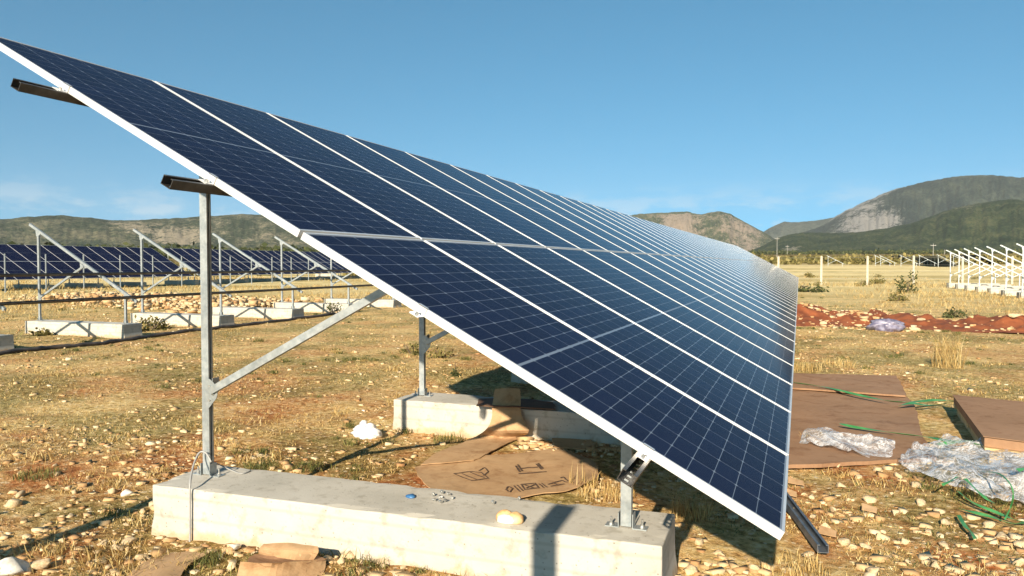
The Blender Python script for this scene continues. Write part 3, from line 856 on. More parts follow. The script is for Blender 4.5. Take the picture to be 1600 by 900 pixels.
# ------------------------------------------------------------------ unfinished rows of frames left and right
PITCHX = 13.08
lys = [6.83, 9.78, 12.73, 15.68, 18.62, 21.55]
llab = ['leftmost bare frame, out of the picture, only its footing end showing at the left edge',
        'leftmost bare steel frame on the left, in front of the distant panels',
        'second bare steel frame from the left, just left of the tall near post',
        'third bare steel frame from the left, just right of the tall near post',
        'fourth bare steel frame from the left, before the end of the distant panels',
        'fifth bare steel frame from the left, partly hidden by the big table']
for i, y in enumerate(lys):
    steel_frame((-PITCHX, y, 0), llab[i], 'bare frames in the left row', detail=False)
    footing(i+1, (-PITCHX, y, 0), 'pale footing of the ' + ['bare frame cut off at the left edge', 'leftmost whole bare frame', 'second bare frame from the left',
            'third bare frame from the left', 'fourth bare frame from the left', 'fifth bare frame, beside the big table'][i], 'footings of the left row')
LP_ME = purlin_mesh(5.0, 40.0, False)
for s, lab in ((PS[0], 'low dark rail running along the bottom of the bare frames on the left'),
               (PS[1], 'upper dark rail running across the middle of the bare frames on the left')):
    t = thing('purlin', lab, 'rail', tpt(0, s, 0, (-PITCHX, 0, 0)), 'rails on the left row')
    link('rail', LP_ME, t)
rys = [56.0 - 2.98*i for i in range(8)]
for i, y in enumerate(rys):
    w = ['leftmost', 'second', 'third', 'fourth', 'fifth', 'sixth', 'seventh', 'eighth'][i] + ('' if i == 0 else ' from the left')
    steel_frame((PITCHX - 0.02, y, 0), f'white sunlit bare frame at the right edge, {w} in its row', 'bare frames in the right row', detail=False)
    footing(i, (PITCHX - 0.02, y, 0), f'pale footing under the bare frame {w} in the white row at right', 'footings of the right row')

# distant finished tables on the left, with a gap between them
LX = -43.2
def far_table(y0, n, nm, labgrp):
    for k in range(n):
        for r in range(2):
            rown = 'lower' if r == 0 else 'upper'
            panel(k, r, tpt(k*(PW+PG), r*(PL+PG), 0, (LX, y0, 0)),
                  f'{rown} row panel of the {nm} distant table on the left, {ORD[k]} from its left end', f'{rown} row of the {nm} distant table')
far_table(19.5, 20, 'nearer', 'n')
far_table(43.3, 24, 'farther', 'f')
for i in range(14):
    y = 20.5 + i*3.6
    if 42 < y < 43.6: y += 1.5
    steel_frame((LX, y, 0), 'steel frame half hidden under the distant tables on the left', 'frames of the distant tables', detail=False)
    footing(i, (LX, y, 0), 'footing in the shadow under the distant tables on the left', 'footings of the distant tables')
FPL_ME = purlin_mesh(0, 23.1, False); FPL2_ME = purlin_mesh(0, 27.7, False)
for y0, me, nm in ((19.5, FPL_ME, 'nearer'), (43.3, FPL2_ME, 'farther')):
    for s in PS:
        t = thing('purlin', f'rail under the panels of the {nm} distant table on the left', 'rail', tpt(0, s, 0, (LX, y0, 0)), f'rails of the {nm} distant table')
        link('rail', me, t)
# row of bare posts in front of the distant tables
for j, px in enumerate((10, 74, 133, 190, 241, 286, 325, 362, 395, 427, 457, 484)):
    v = 1/(1250.0-px) - 0.00028
    y = v*1354*41.5 - 2.8
    o = link('steel_post', bpy.data.meshes['post']); o.location = (-41.5, y, -0.1); o.scale = (0.5, 0.5, 0.93)
    tag(o, f'thin bare steel post before the distant panels, {ORD[j]} from the left', 'post', 'thin posts before the distant panels')

# ------------------------------------------------------------------ things on and around the near footing
def gz1(x, y): return float(ground_z(x, y))

t = MB()
yb = 0.93 - 0.245 - 0.05
c_pts = [on_y(330, 722, 0.86), on_y(322, 708, 0.87), on_y(312, 707, 0.86), on_y(304, 722, 0.80)]
c_pts = [np.array(q) for q in c_pts] + [np.array(on_y(299, 742, 0.70)), np.array(on_y(297, 757, 0.635)), np.array(on_y(297, 775, 0.63)),
         np.array(on_y(297, 800, 0.63)), np.array(on_y(297, 830, 0.63)), np.array(on_y(296, 850, 0.625)), np.array(on_y(292, 866, 0.60))]
def smooth(pts, n=5):
    pts = [np.array(p, float) for p in pts]; out = []
    for i in range(len(pts)-1):
        p0, p1, p2, p3 = pts[max(i-1, 0)], pts[i], pts[i+1], pts[min(i+2, len(pts)-1)]
        for q in range(n):
            u = q/n
            out.append(0.5*((2*p1) + (-p0+p2)*u + (2*p0-5*p1+4*p2-p3)*u*u + (-p0+3*p1-3*p2+p3)*u**3))
    out.append(pts[-1]); return out
o = t.tube(smooth(c_pts), 0.0060, 8).build('cable', CABLE, None, True)
tag(o, 'grey cable looping round the tall post foot and hanging down the near footing', 'cable')
t = MB().tube(smooth([on_y(328, 720, 0.88), on_z(345, 727, 0.33), on_z(362, 735, 0.31), on_z(378, 740, 0.306), on_z(392, 735, 0.306)]), 0.004, 6)
tag(t.build('wire', CABLE, None, True), 'thin loose wire end lying on the near footing beside the tall post', 'wire')

def blob(name, mat, c, r, seed, sub=3, amp=0.25, freq=2.0, smoothf=True, flat=0.3):
    import bmesh
    bm = bmesh.new(); bmesh.ops.create_icosphere(bm, subdivisions=sub, radius=1)
    for v in bm.verts:
        d = v.co.normalized()
        n = float(fbm(d.x*freq+seed+40, d.y*freq+d.z*freq*1.3+seed*2+40, 4)) - 0.5
        k = 1 + amp*2*n
        z = d.z*k
        if z < -flat: z = -flat
        v.co = Vector((d.x*k*r[0], d.y*k*r[1], z*r[2]))
    me = bpy.data.meshes.new(name); bm.to_mesh(me); bm.free()
    me.materials.append(mat)
    if smoothf: me.shade_smooth()
    o = link(name, me); o.location = c
    return o

q = on_z(796, 815, BTOP)
br = thing('bread_roll', 'torn bread roll with a browned crust lying on the near footing', 'bread', (q[0], q[1], BTOP))
for dx, dy, rr, mt, sd in ((-0.028, 0.012, (0.048, 0.040, 0.042), BREADCRUST, 1.0), (0.030, 0.004, (0.046, 0.042, 0.038), BREADCRUST, 4.0)):
    b = blob('crust_half', mt, (dx, dy, 0.013), rr, sd, 3, 0.16); b.parent = br
b = blob('crumb', CRUMB, (-0.006, -0.022, 0.012), (0.052, 0.030, 0.030), 7.0, 3, 0.2, 3.5); b.parent = br
q = on_z(642, 777, BTOP)
tag(blob('plastic_scrap', BLUE, (q[0], q[1], BTOP+0.005), (0.030, 0.024, 0.014), 3.3, 2, 0.4, 3, True, 0.4), 'small crumpled blue plastic scrap on top of the near footing', 'scrap')
NUT_ME = MB().prism([(x*1.15, y*1.15) for x, y in hexp], 0, 0.010).cyl((0.0, 0, 0.016), 0.0048, 0.012, 2, 8).mesh('loose_bolt', BOLT)
for j, (px, py) in enumerate(((678, 775), (690, 771), (686, 779), (694, 785), (706, 781), (690, 787), (681, 783), (812, 781), (770, 787), (699, 774))):
    q = on_z(px, py, BTOP)
    o = link('loose_bolt', NUT_ME); o.location = (q[0], q[1], BTOP+0.011); o.rotation_euler = (R(90), R(17*j), R(50*j))
    tag(o, 'small loose zinc bolt lying on top of the near footing' if j < 7 or j == 9 else ('lone loose bolt on the near footing above the bread roll' if j == 7 else 'lone loose bolt on the near footing left of the bread roll'),
        'bolt', 'loose bolts on the near footing' if j < 7 or j == 9 else None)

# ---- sheets (cardboard, film): a grid through rows of measured 3D points, with real thickness
def sheet(name, mat, rows, nu=24, nv=24, thick=0.006, wob=0.006, seed=1.0, parent=None, wfreq=2.5, smoothf=True):
    rows = [[np.array(p, float) for p in r] for r in rows]
    dense = np.array([[np.array(q) for q in _resample(r, nu)] for r in rows])      # rows x nu x 3
    cols = np.array([_resample(list(dense[:, j]), nv) for j in range(nu)])         # nu x nv x 3
    G = np.transpose(cols, (1, 0, 2)).copy()
    G[..., 2] += (fbm(G[..., 0]*wfreq + seed, G[..., 1]*wfreq + seed, 4) - 0.5) * 2 * wob
    if thick < 0.05:
        G[..., 0] += (fbm(G[..., 0]*9+seed, G[..., 1]*9, 3)-.5)*0.035; G[..., 1] += (fbm(G[..., 0]*9, G[..., 1]*9+seed, 3)-.5)*0.035
    du = np.gradient(G, axis=1); dv = np.gradient(G, axis=0)
    Nn = np.cross(du, dv); Nn /= np.linalg.norm(Nn, axis=2, keepdims=True) + 1e-9
    Nn = np.where(Nn[..., 2:3] < 0, -Nn, Nn) if abs(Nn[..., 2].mean()) > 0.3 else Nn
    top = G.reshape(-1, 3); bot = (G - Nn*thick).reshape(-1, 3)
    n = nu*nv
    f = []
    for i in range(nv-1):
        for j in range(nu-1):
            a = i*nu+j
            f.append((a, a+1, a+nu+1, a+nu)); f.append((n+a+nu, n+a+nu+1, n+a+1, n+a))
    ring = [j for j in range(nu)] + [i*nu+nu-1 for i in range(1, nv)] + [(nv-1)*nu+j for j in range(nu-2, -1, -1)] + [i*nu for i in range(nv-2, 0, -1)]
    for k in range(len(ring)):
        a, b = ring[k], ring[(k+1) % len(ring)]
        f.append((b, a, n+a, n+b))
    m = MB(); m.v = [tuple(p) for p in top] + [tuple(p) for p in bot]; m.f = f
    o = m.build(name, mat, parent, False)
    return o, G
def _resample(pts, n):
    pts = smooth(pts, 6) if len(pts) > 2 else pts
    pts = np.array(pts); d = np.r_[0, np.cumsum(np.linalg.norm(np.diff(pts, axis=0), axis=1))]
    u = np.linspace(0, d[-1], n)
    return np.stack([np.interp(u, d, pts[:, k]) for k in range(3)], 1)

def gp(px, py, z=0.02):
    q = on_z(px, py, z); return np.array([q[0], q[1], z + gz1(q[0], q[1])*0.7])

ca = thing('cardboard_sheet', 'large flat cardboard sheet with printed pictograms lying behind the near footing', 'cardboard')
o, GA = sheet('sheet', CARD, [
    [gp(648, 728), gp(700, 718), gp(760, 712), gp(820, 706, .025), gp(872, 700, .03)],
    [gp(655, 742), gp(720, 735), gp(800, 728), gp(870, 722), gp(925, 722, .03)],
    [gp(672, 762, .035), gp(740, 762), gp(810, 758), gp(880, 748), gp(936, 742, .035)],
    [gp(690, 790, .03), gp(760, 790), gp(830, 776, .03), gp(890, 768, .035), gp(932, 748, .05)]], 30, 24, 0.006, 0.01, 2.0, ca)
def on_sheet(px, py, lift=0.002):
    q = gp(px, py, 0.03)
    k = np.argmin(((GA[..., :2] - q[:2])**2).sum(-1)); z = GA.reshape(-1, 3)[k, 2]
    q = on_z(px, py, z)
    k = np.argmin(((GA[..., :2] - q[:2])**2).sum(-1)); z = GA.reshape(-1, 3)[k, 2]
    return np.array([q[0], q[1], z + lift])
def ink(lines, w=0.012):
    m = MB()
    for ln in lines:
        pts = []
        for (a, b) in zip(ln[:-1], ln[1:]):
            for q in range(4): pts.append((a[0]+(b[0]-a[0])*q/4, a[1]+(b[1]-a[1])*q/4))
        pts.append(ln[-1])
        m.ribbon([on_sheet(x, y, 0.006) for x, y in pts], w, 0.0012)
    return m.build('printed_symbol', INK, ca)
ink([[(709, 741), (737, 752), (763, 748), (752, 739), (733, 738), (709, 741)], [(722, 741), (745, 750)], [(735, 739), (756, 747)], [(748, 737), (757, 732), (763, 738), (755, 744)]], 0.010)
ink([[(806, 729), (812, 738)], [(809, 727), (816, 737)], [(812, 733), (840, 731)], [(838, 726), (846, 734)], [(841, 725), (848, 733)], [(810, 741), (854, 738)]], 0.016)
ink([[(790, 766), (797, 770), (801, 764), (794, 761), (790, 766)]], 0.010)
ink([[(803, 760), (812, 769)], [(808, 759), (817, 768)]], 0.010)
ink([[(814, 758), (836, 756), (842, 764), (820, 766), (814, 758)], [(820, 759), (836, 764)], [(836, 758), (822, 764)]], 0.012)
ink([[(842, 757), (850, 764)], [(846, 756), (855, 763)]], 0.010)
ink([[(856, 758), (878, 752), (886, 755)], [(866, 756), (872, 760)], [(876, 748), (880, 746), (887, 753)], [(860, 761), (882, 757)]], 0.012)

cb = thing('cardboard_flap', 'long cardboard strip curling up and over the second footing, part in sunlight', 'cardboard')
sheet('strip', CARD, [
    [gp(655, 724, .035), gp(700, 722, .035), gp(740, 718, .035)],
    [gp(690, 706, .03), gp(730, 706, .03), gp(775, 703, .03)],
    [gp(738, 684, .03), gp(775, 686, .03), gp(812, 684, .03)],
    [on_y(762, 668, 3.50), on_y(790, 671, 3.50), on_y(828, 674, 3.52)],
    [on_y(770, 650, 3.56), on_y(790, 652, 3.56), on_y(818, 655, 3.58)],
    [on_y(770, 634, 3.60), on_y(790, 634, 3.60), on_y(812, 637, 3.62)],
    [on_y(773, 608, 3.72), on_y(793, 607, 3.72), on_y(812, 608, 3.74)]], 14, 40, 0.006, 0.004, 5.0, cb)
tag(sheet('cardboard_offcut', CARDD, [[on_z(748, 622, .315), on_z(800, 622, .32), on_z(865, 628, .315)], [on_z(745, 634, .315), on_z(800, 636, .33), on_z(868, 640, .315)]], 18, 8, 0.008, 0.008, 9)[0],
    'dark cardboard offcut lying on the shaded top of the second footing', 'cardboard')
tag(sheet('cardboard_offcut', CARD, [[gp(862, 682, .04), gp(922, 688, .05)], [gp(866, 700, .04), gp(930, 706, .03)]], 12, 8, 0.008, 0.015, 4)[0],
    'small cardboard piece in the shadow beside the printed sheet', 'cardboard')
# folded cardboard in front of the near footing
cf = thing('crumpled_carton', 'crumpled folded cardboard carton in front of the near footing', 'cardboard')
def gq(px, py, z): q = on_z(px, py, z); return np.array([q[0], q[1], z])
sheet('flap', CARD, [[gq(407, 868, .11), gq(440, 872, .12), gq(490, 874, .10)], [gq(404, 858, .15), gq(450, 859, .16), gq(498, 862, .14)], [gq(412, 849, .17), gq(450, 847, .18), gq(497, 853, .16)]], 14, 10, 0.006, 0.008, 12, cf)
sheet('side', CARD, [[gq(368, 925, .03), gq(430, 930, .03), gq(500, 905, .03)], [gq(369, 895, .08), gq(430, 898, .09), gq(505, 886, .06)], [gq(373, 877, .13), gq(430, 878, .15), gq(511, 872, .09)]], 16, 12, 0.006, 0.012, 14, cf)
sheet('fold', CARDB, [[gq(384, 882, .12), gq(430, 886, .12), gq(508, 874, .095)], [gq(390, 872, .125), gq(440, 874, .11), gq(500, 870, .095)], [gq(398, 866, .13), gq(440, 869, .12), gq(492, 868, .10)]], 14, 8, 0.006, 0.008, 15, cf)
tag(sheet('cardboard_piece', CARD, [[gp(196, 905, .03), gp(240, 912, .04), gp(276, 905, .03)], [gp(222, 880, .03), gp(262, 882, .045), gp(298, 880, .03)], [gp(270, 864, .03), gp(300, 862, .04), gp(326, 866, .03)]], 14, 12, 0.006, 0.012, 21)[0],
    'dusty cardboard piece half buried at the left front corner of the near footing', 'cardboard')
for j, (px, py, r_) in enumerate(((1243, 755, .06), (1358, 797, .05), (1292, 833, .055), (1234, 772, .04))):
    c = on_z(px, py, .02)
    w = 0.055
    o, _ = sheet('cardboard_scrap', CARD, [[(c[0]-r_, c[1]-w*.5, .025), (c[0]+r_*.9, c[1]-w*.7, .02)], [(c[0]-r_*.8, c[1]+w*.6, .05), (c[0]+r_, c[1]+w*.4, .035)]], 6, 6, 0.005, 0.008, 30+j)
    tag(o, ['small cardboard scrap right beside the lower edge of the panel', 'small cardboard scrap among stones right of the dark rail', 'small cardboard scrap next to the end of the dark rail',
            'small cardboard scrap just above the start of the dark rail'][j], 'cardboard')

# white bag
q = on_z(573, 682, 0)
bagt = thing('plastic_bag', 'small knotted white plastic bag lying on the ground before the second footing', 'bag', (q[0], q[1], gz1(q[0], q[1])))
b = blob('sack', WHITEBAG, (0, 0, 0.045), (0.135, 0.10, 0.075), 2.6, 4, 0.36, 2.6, True, 0.6); b.parent = bagt
b = blob('knot', WHITEBAG, (-0.035, 0.0, 0.125), (0.035, 0.03, 0.035), 6.1, 3, 0.5, 3.0, True, 0.9); b.parent = bagt

# dark rail on the ground at the lower corner
A, B = on_z(1226, 778, 0.05), on_z(1286, 858, 0.05)
dv = (B - A); ln = np.linalg.norm(dv); dv /= ln
M = np.stack([dv, np.cross([0, 0, 1.0], dv), [0, 0, 1.0]], 1)
A = A - dv*0.9; ln += 0.9
m = MB().span((0, -0.030, 0), (ln, 0.030, 0.004), M, A).span((0, -0.030, 0.004), (ln, -0.026, 0.045), M, A).span((0, 0.026, 0.004), (ln, 0.030, 0.045), M, A)
m.span((0, -0.026, 0.041), (ln, -0.015, 0.045), M, A).span((0, 0.015, 0.041), (ln, 0.026, 0.045), M, A)
o = m.build('steel_rail', RAIL_AND_SHADE); o.location.z = -0.022
tag(o, 'dark steel channel lying on the ground by the lower corner of the panels', 'rail')

# ------------------------------------------------------------------ packaging at right
cst = thing('cardboard_stack', 'big brown flattened cardboard lying beside the panels, green strap across it', 'cardboard')
z = 0.05
sheet('sheet', CARDB, [[gp(1205, 726, z), gp(1330, 722, z), gp(1462, 712, z)], [gp(1200, 690, z), gp(1330, 684, z), gp(1440, 678, z)],
      [gp(1215, 640, z), gp(1340, 636, z), gp(1432, 640, z)], [gp(1235, 606, z), gp(1330, 608, z), gp(1418, 620, z)]], 26, 20, 0.03, 0.014, 41, cst, 1.2)
sheet('sheet', CARDB, [[gp(1225, 606, .085), gp(1330, 612, .085), gp(1416, 618, .08)], [gp(1235, 594, .085), gp(1330, 598, .085), gp(1410, 602, .08)],
      [gp(1240, 583, .09), gp(1320, 586, .08), gp(1400, 588, .08)]], 20, 10, 0.02, 0.012, 43, cst, 1.2)
pc = thing('flat_carton', 'flat brown carton on a pale wooden pallet at the right edge', 'box')
zt = 0.20
c0, c1, c3 = on_z(1490, 618, zt), on_z(1538, 682, zt), on_z(1600, 629, zt)
e1 = c1 - c0; e2 = c3 - c0
e2 = e2 / np.linalg.norm(e2) * 1.15
def quad_box(m, o, a, b, z0, z1):
    vs = [np.array([*(o + a*s + b*t)[:2], z]) for z in (z0, z1) for s, t in ((0, 0), (1, 0), (1, 1), (0, 1))]
    return m.add(vs, [(3,2,1,0),(4,5,6,7),(0,1,5,4),(1,2,6,5),(2,3,7,6),(3,0,4,7)])
quad_box(MB(), c0, e1, e2, 0.115, zt).build('carton', CARDB, pc, False, 0.006, 2)
quad_box(MB(), c0 - e1*0.01 - e2*0.01, e1*1.02, e2*1.02, zt+0.001, zt+0.006).build('lid', CARDB, pc)
for j in range(3):
    quad_box(MB(), c0 + e1*(0.0 + 0.48*j), e1*0.055, e2*1.02, 0.075, 0.113).build('pallet_board', WOOD, pc)
for j in range(3):
    quad_box(MB(), c0 + e2*(0.03 + 0.43*j), e1*1.015, e2*0.09, -0.01, 0.074).build('pallet_bearer', WOOD, pc)

def film(name, pts_rows, seed, label, amp):
    o, _ = sheet(name, FILM, pts_rows, 60, 40, 0.0012, 0.0, seed)
    me = o.data; n = len(me.vertices)
    co = np.zeros(n*3, np.float32); me.vertices.foreach_get('co', co); co = co.reshape(-1, 3)
    a = fbm(co[:, 0]*5.5+co[:, 1]*2+seed, co[:, 1]*1.3+seed, 2, 0.45); b = fbm(co[:, 0]*1.8-seed+50, co[:, 1]*4+co[:, 0]+seed, 2, 0.45)
    co[:, 2] += ((1-np.abs(2*a-1))**3*0.7 + (1-np.abs(2*b-1))**3*0.6) * amp
    co[:, 0] += (fbm(co[:, 1]*5+3, co[:, 2]*20+seed, 3) - .5)*0.05
    me.vertices.foreach_set('co', co.ravel()); me.update(); me.shade_smooth()
    return tag(o, label, 'plastic film')
film('plastic_film', [[gp(1246, 697, .02), gp(1300, 708, .03), gp(1350, 717, .03), gp(1392, 719, .02)], [gp(1260, 684, .05), gp(1310, 693, .07), gp(1350, 702, .05), gp(1398, 710, .04)],
     [gp(1282, 675, .04), gp(1318, 681, .06), gp(1360, 692, .05), gp(1400, 700, .04)]], 3.0, 'crumpled clear plastic film lying along the edge of the brown cardboard', 0.085)
film('plastic_film', [[gp(1405, 736, .02), gp(1470, 772, .02), gp(1540, 796, .02), gp(1660, 806, .02)], [gp(1412, 716, .06), gp(1470, 738, .08), gp(1540, 756, .08), gp(1660, 766, .06)],
     [gp(1440, 706, .05), gp(1500, 712, .07), gp(1560, 722, .07), gp(1660, 726, .05)], [gp(1470, 696, .06), gp(1520, 700, .06), gp(1580, 704, .05), gp(1660, 706, .05)]], 7.0, 'big crumpled heap of clear plastic film at the right edge', 0.10)

def strap(pts, label, w=0.022, seed=0, z=0.0):
    P_ = smooth([np.array([*on_z(x, y, zz)[:2], zz]) for x, y, zz in pts], 6)
    tw = lambda i, a, d: a*math.cos(0.5*math.sin(i*0.35+seed)) + np.array([0, 0, 1.0])*math.sin(0.5*math.sin(i*0.35+seed))
    o = MB().ribbon(P_, w, 0.0015, tw).build('packing_strap', STRAP)
    tag(o, label, 'strap', 'green packing straps')
strap([(1240, 598, .11), (1290, 605, .11), (1350, 619, .10), (1392, 627, .10), (1425, 628, .11), (1462, 625, .10), (1490, 627, .08)], 'green strap across the far part of the brown cardboard', 0.035, 1)
strap([(1405, 634, .09), (1425, 630, .11), (1450, 633, .06), (1480, 630, .05)], 'short green strap lying at the right edge of the brown cardboard', 0.04, 2)
strap([(1312, 662, .10), (1340, 668, .085), (1400, 677, .085), (1450, 683, .085), (1490, 690, .09), (1530, 688, .09)], 'long green strap across the near part of the brown cardboard', 0.035, 3)
strap([(1466, 695, .11), (1500, 690, .12), (1520, 693, .12), (1538, 697, .08)], 'green strap lying on the plastic film by the carton corner', 0.04, 4)
strap([(1472, 758, .16), (1484, 752, .18), (1496, 745, .19)], 'short green strap standing up on the left of the film heap', 0.022, 5)
strap([(1508, 748, .20), (1525, 765, .17), (1540, 778, .15), (1552, 785, .12)], 'green strap slanting down across the front of the film heap', 0.024, 6)
strap([(1497, 768, .10), (1520, 785, .07), (1555, 800, .05), (1585, 812, .05), (1620, 820, .05)], 'dark green strap running below the film heap to the right edge', 0.024, 7)
strap([(1500, 795, .04), (1520, 800, .05), (1550, 808, .05), (1580, 818, .04), (1610, 815, .04)], 'pale green strap on the stones under the film heap', 0.026, 8)
strap([(1535, 737, .20), (1560, 740, .26), (1578, 756, .26), (1583, 775, .20), (1578, 795, .10), (1570, 812, .05)], 'thin green strap looping over the front of the film heap', 0.010, 9)
strap([(1498, 805, .04), (1508, 822, .03), (1518, 832, .03), (1524, 842, .03)], 'short green strap end trailing down among the stones', 0.022, 10)
strap([(1590, 735, .22), (1605, 731, .22), (1630, 728, .2)], 'green strap end at the right edge on the film heap', 0.03, 11)

# ------------------------------------------------------------------ red soil bank with stones, right
mx_, my_ = np.meshgrid(np.linspace(-3.0, 8.5, 150), np.linspace(17.6, 22.0, 60))
prof = np.exp(-((my_ - 19.6 - 0.5*np.sin(mx_*0.9)) / 1.05)**2) * np.clip((mx_+3)/1.2, 0, 1) * np.clip((8.5-mx_)/1.2, 0, 1)
mz = prof * (0.06 + 0.62*fbm(mx_*0.9+4, my_*0.9, 4)) + (fbm(mx_*4, my_*4, 4)-.5)*0.24*np.clip(prof*3, 0, 1) - 0.03 + ground_z(mx_, my_)
ii = (np.arange(59)[:, None]*150 + np.arange(149)[None, :]).ravel()
o = link('soil_bank', np_mesh('soil_bank', np.stack([mx_.ravel(), my_.ravel(), mz.ravel()], 1), np.stack([ii, ii+1, ii+151, ii+150], 1), REDSOIL, True))
tag(o, kind='structure')
def bank_z(x, y):
    i = int(np.clip((x+3.0)/11.5*149, 0, 149)); j = int(np.clip((y-17.6)/4.4*59, 0, 59)); return mz[j, i]

# ------------------------------------------------------------------ stones
import bmesh as _bm
def ico(sub):
    bm = _bm.new(); _bm.ops.create_icosphere(bm, subdivisions=sub, radius=1)
    V = np.array([v.co[:] for v in bm.verts]); F_ = np.array([[v.index for v in f.verts] for f in bm.faces]); bm.free(); return V, F_
def stone_mesh(seed, mat, sub=2):
    V, F_ = ico(sub); r_ = np.random.default_rng(seed)
    for _ in range(9):                                   # cut flat facets
        n = r_.normal(size=3); n /= np.linalg.norm(n); d = r_.uniform(0.28, 0.62)
        k = V @ n; V = V - np.maximum(k-d, 0)[:, None]*n
    V += r_.normal(size=V.shape)*0.03
    V *= np.array([1.0, r_.uniform(.65, .95), r_.uniform(.45, .75)])
    return np_mesh('stone', V, F_, mat)
SM = [stone_mesh(100+i, STONEB) for i in range(8)]; SW = [stone_mesh(200+i, STONEW) for i in range(3)]
def put_stone(px, py, r_, label, group, white=False, z=None):
    q = on_z(px, py, 0.01)
    o = link('stone', random.choice(SW if white else SM))
    o.location = (q[0], q[1], gz1(q[0], q[1]) + r_*0.28 if z is None else z)
    o.scale = (r_, r_*random.uniform(.8, 1.1), r_*random.uniform(.8, 1.15)); o.rotation_euler = (random.uniform(-.3, .3), random.uniform(-.3, .3), random.uniform(0, 6.28))
    tag(o, label, 'stone', group)
put_stone(368, 859, .062, 'bright white rounded stone against the front of the near footing', None, True)
put_stone(200, 768, .055, 'flat white stone lying left of the near footing above the shadow line', None, True)
put_stone(66, 888, .085, 'broad pale stone at the lower left corner of the photo, below the shadow', None, False)
put_stone(20, 898, .11, 'white slab stone cut off at the bottom left corner', None, True)
put_stone(568, 641, .055, 'single pale stone on the grass left of the second footing', None, True)
for a in ((176, 766, .05), (162, 850, .05), (199, 848, .07), (144, 834, .026), (131, 837, .034), (225, 872, .05), (186, 858, .05), (35, 770, .06), (20, 783, .07), (115, 768, .045), (105, 762, .05), (60, 800, .03), (232, 875, .03),
          (110, 800, .035), (98, 845, .03), (150, 815, .03), (200, 820, .035), (222, 800, .035), (40, 838, .035), (95, 790, .035), (170, 885, .03), (75, 760, .035), (140, 745, .03), (200, 740, .035), (255, 745, .03), (30, 740, .04), (85, 728, .035)):
    w = 'above the post shadow left of' if a[1] < 870 - 0.36*a[0] - 12 else ('between the long post shadow and' if a[0] < 150 else 'close to the left end of')
    put_stone(*a, f'pale limestone lump on the red ground {w} the near footing', f'stones {w} the near footing')
for a in ((358, 849, .04), (401, 857, .035), (395, 866, .025), (514, 887, .05), (525, 880, .03), (544, 878, .055), (535, 893, .04), (565, 890, .025), (600, 892, .03), (630, 896, .03), (690, 895, .05), (345, 872, .03), (340, 893, .03), (360, 890, .035), (505, 870, .025), (660, 899, .03)):
    w = 'left of the crumpled carton' if a[0] < 420 else ('just right of the crumpled carton' if a[0] < 580 else 'before the middle of the near footing')
    put_stone(*a, f'pale limestone lump on the red soil {w}', f'stones {w}')
for a in ((1355, 781, .06), (1262, 869, .075), (1315, 845, .055), (1312, 760, .055), (1267, 775, .055), (1420, 874, .04), (1510, 851, .035), (1525, 857, .035), (1550, 820, .05), (1480, 817, .06), (1567, 837, .06), (1362, 891, .06), (1392, 773, .03),
          (1330, 850, .05), (1355, 852, .05), (1290, 822, .05), (1270, 805, .045), (1245, 800, .05), (1250, 730, .05), (1285, 725, .05), (1310, 730, .05), (1340, 745, .04), (1400, 800, .05), (1430, 760, .06), (1380, 830, .04), (1450, 830, .05),
          (1460, 880, .05), (1590, 880, .05), (1545, 880, .04), (1500, 890, .045), (1230, 895, .04), (1180, 890, .05), (1125, 868, .05), (1090, 850, .05), (1105, 885, .04), (1080, 890, .05), (1140, 895, .04), (1405, 745, .05), (1370, 735, .05),
          (1465, 800, .05), (1440, 790, .05), (1530, 835, .045), (1590, 850, .05), (1415, 845, .045), (1340, 810, .04), (1300, 795, .05), (1325, 780, .04), (1475, 850, .04)):
    if a[0] < 1160: w = 'right of the near footing'
    elif a[1] < 750: w = 'between the panels and the small film heap'
    elif a[0] < 1262 and a[1] > 870: w = 'below the panel corner'
    elif a[0] < 1300 and a[1] < 815: w = 'right of the upper part of the dark rail'
    elif a[0] < 1340: w = 'right of the lower end of the dark rail'
    elif a[0] < 1420: w = 'midway between the dark rail and the straps'
    elif a[1] < 825: w = 'just below the big film heap'
    elif a[1] < 862: w = 'under the loose green straps'
    else: w = 'at the bottom edge right of the dark rail'
    put_stone(*a, f'pale limestone lump on stony ground {w}', f'stones {w}')
for j in range(18):
    x, y = random.uniform(-0.8, 8.0), random.choice((random.uniform(17.7, 18.6), random.uniform(19.4, 20.6)))
    r_ = random.choice((.07, .09, .12, .16, .20))
    o = link('stone', random.choice(SM)); o.location = (x, y, bank_z(x, y) + r_*0.15); o.scale = (r_*1.3, r_, r_*.9); o.rotation_euler = (0, 0, random.uniform(0, 6))
    tag(o, 'pale rock lying on the red soil bank at right', 'stone', 'rocks on the red soil bank')
for j in range(16):
    px, py = random.uniform(880, 985), random.uniform(672, 705)
    put_stone(px, py, random.uniform(.04, .09), 'grey rock in the shadow along the second footing', 'rocks along the second footing')
q = on_z(1385, 516, 0)
tag(blob('plastic_sack', PURPLE, (q[0], q[1]-0.1, gz1(q[0], q[1])+0.12), (0.40, 0.25, 0.19), 5.2, 4, 0.34, 2.4, True, 0.7), 'mauve plastic sack lying at the foot of the red soil bank', 'sack')

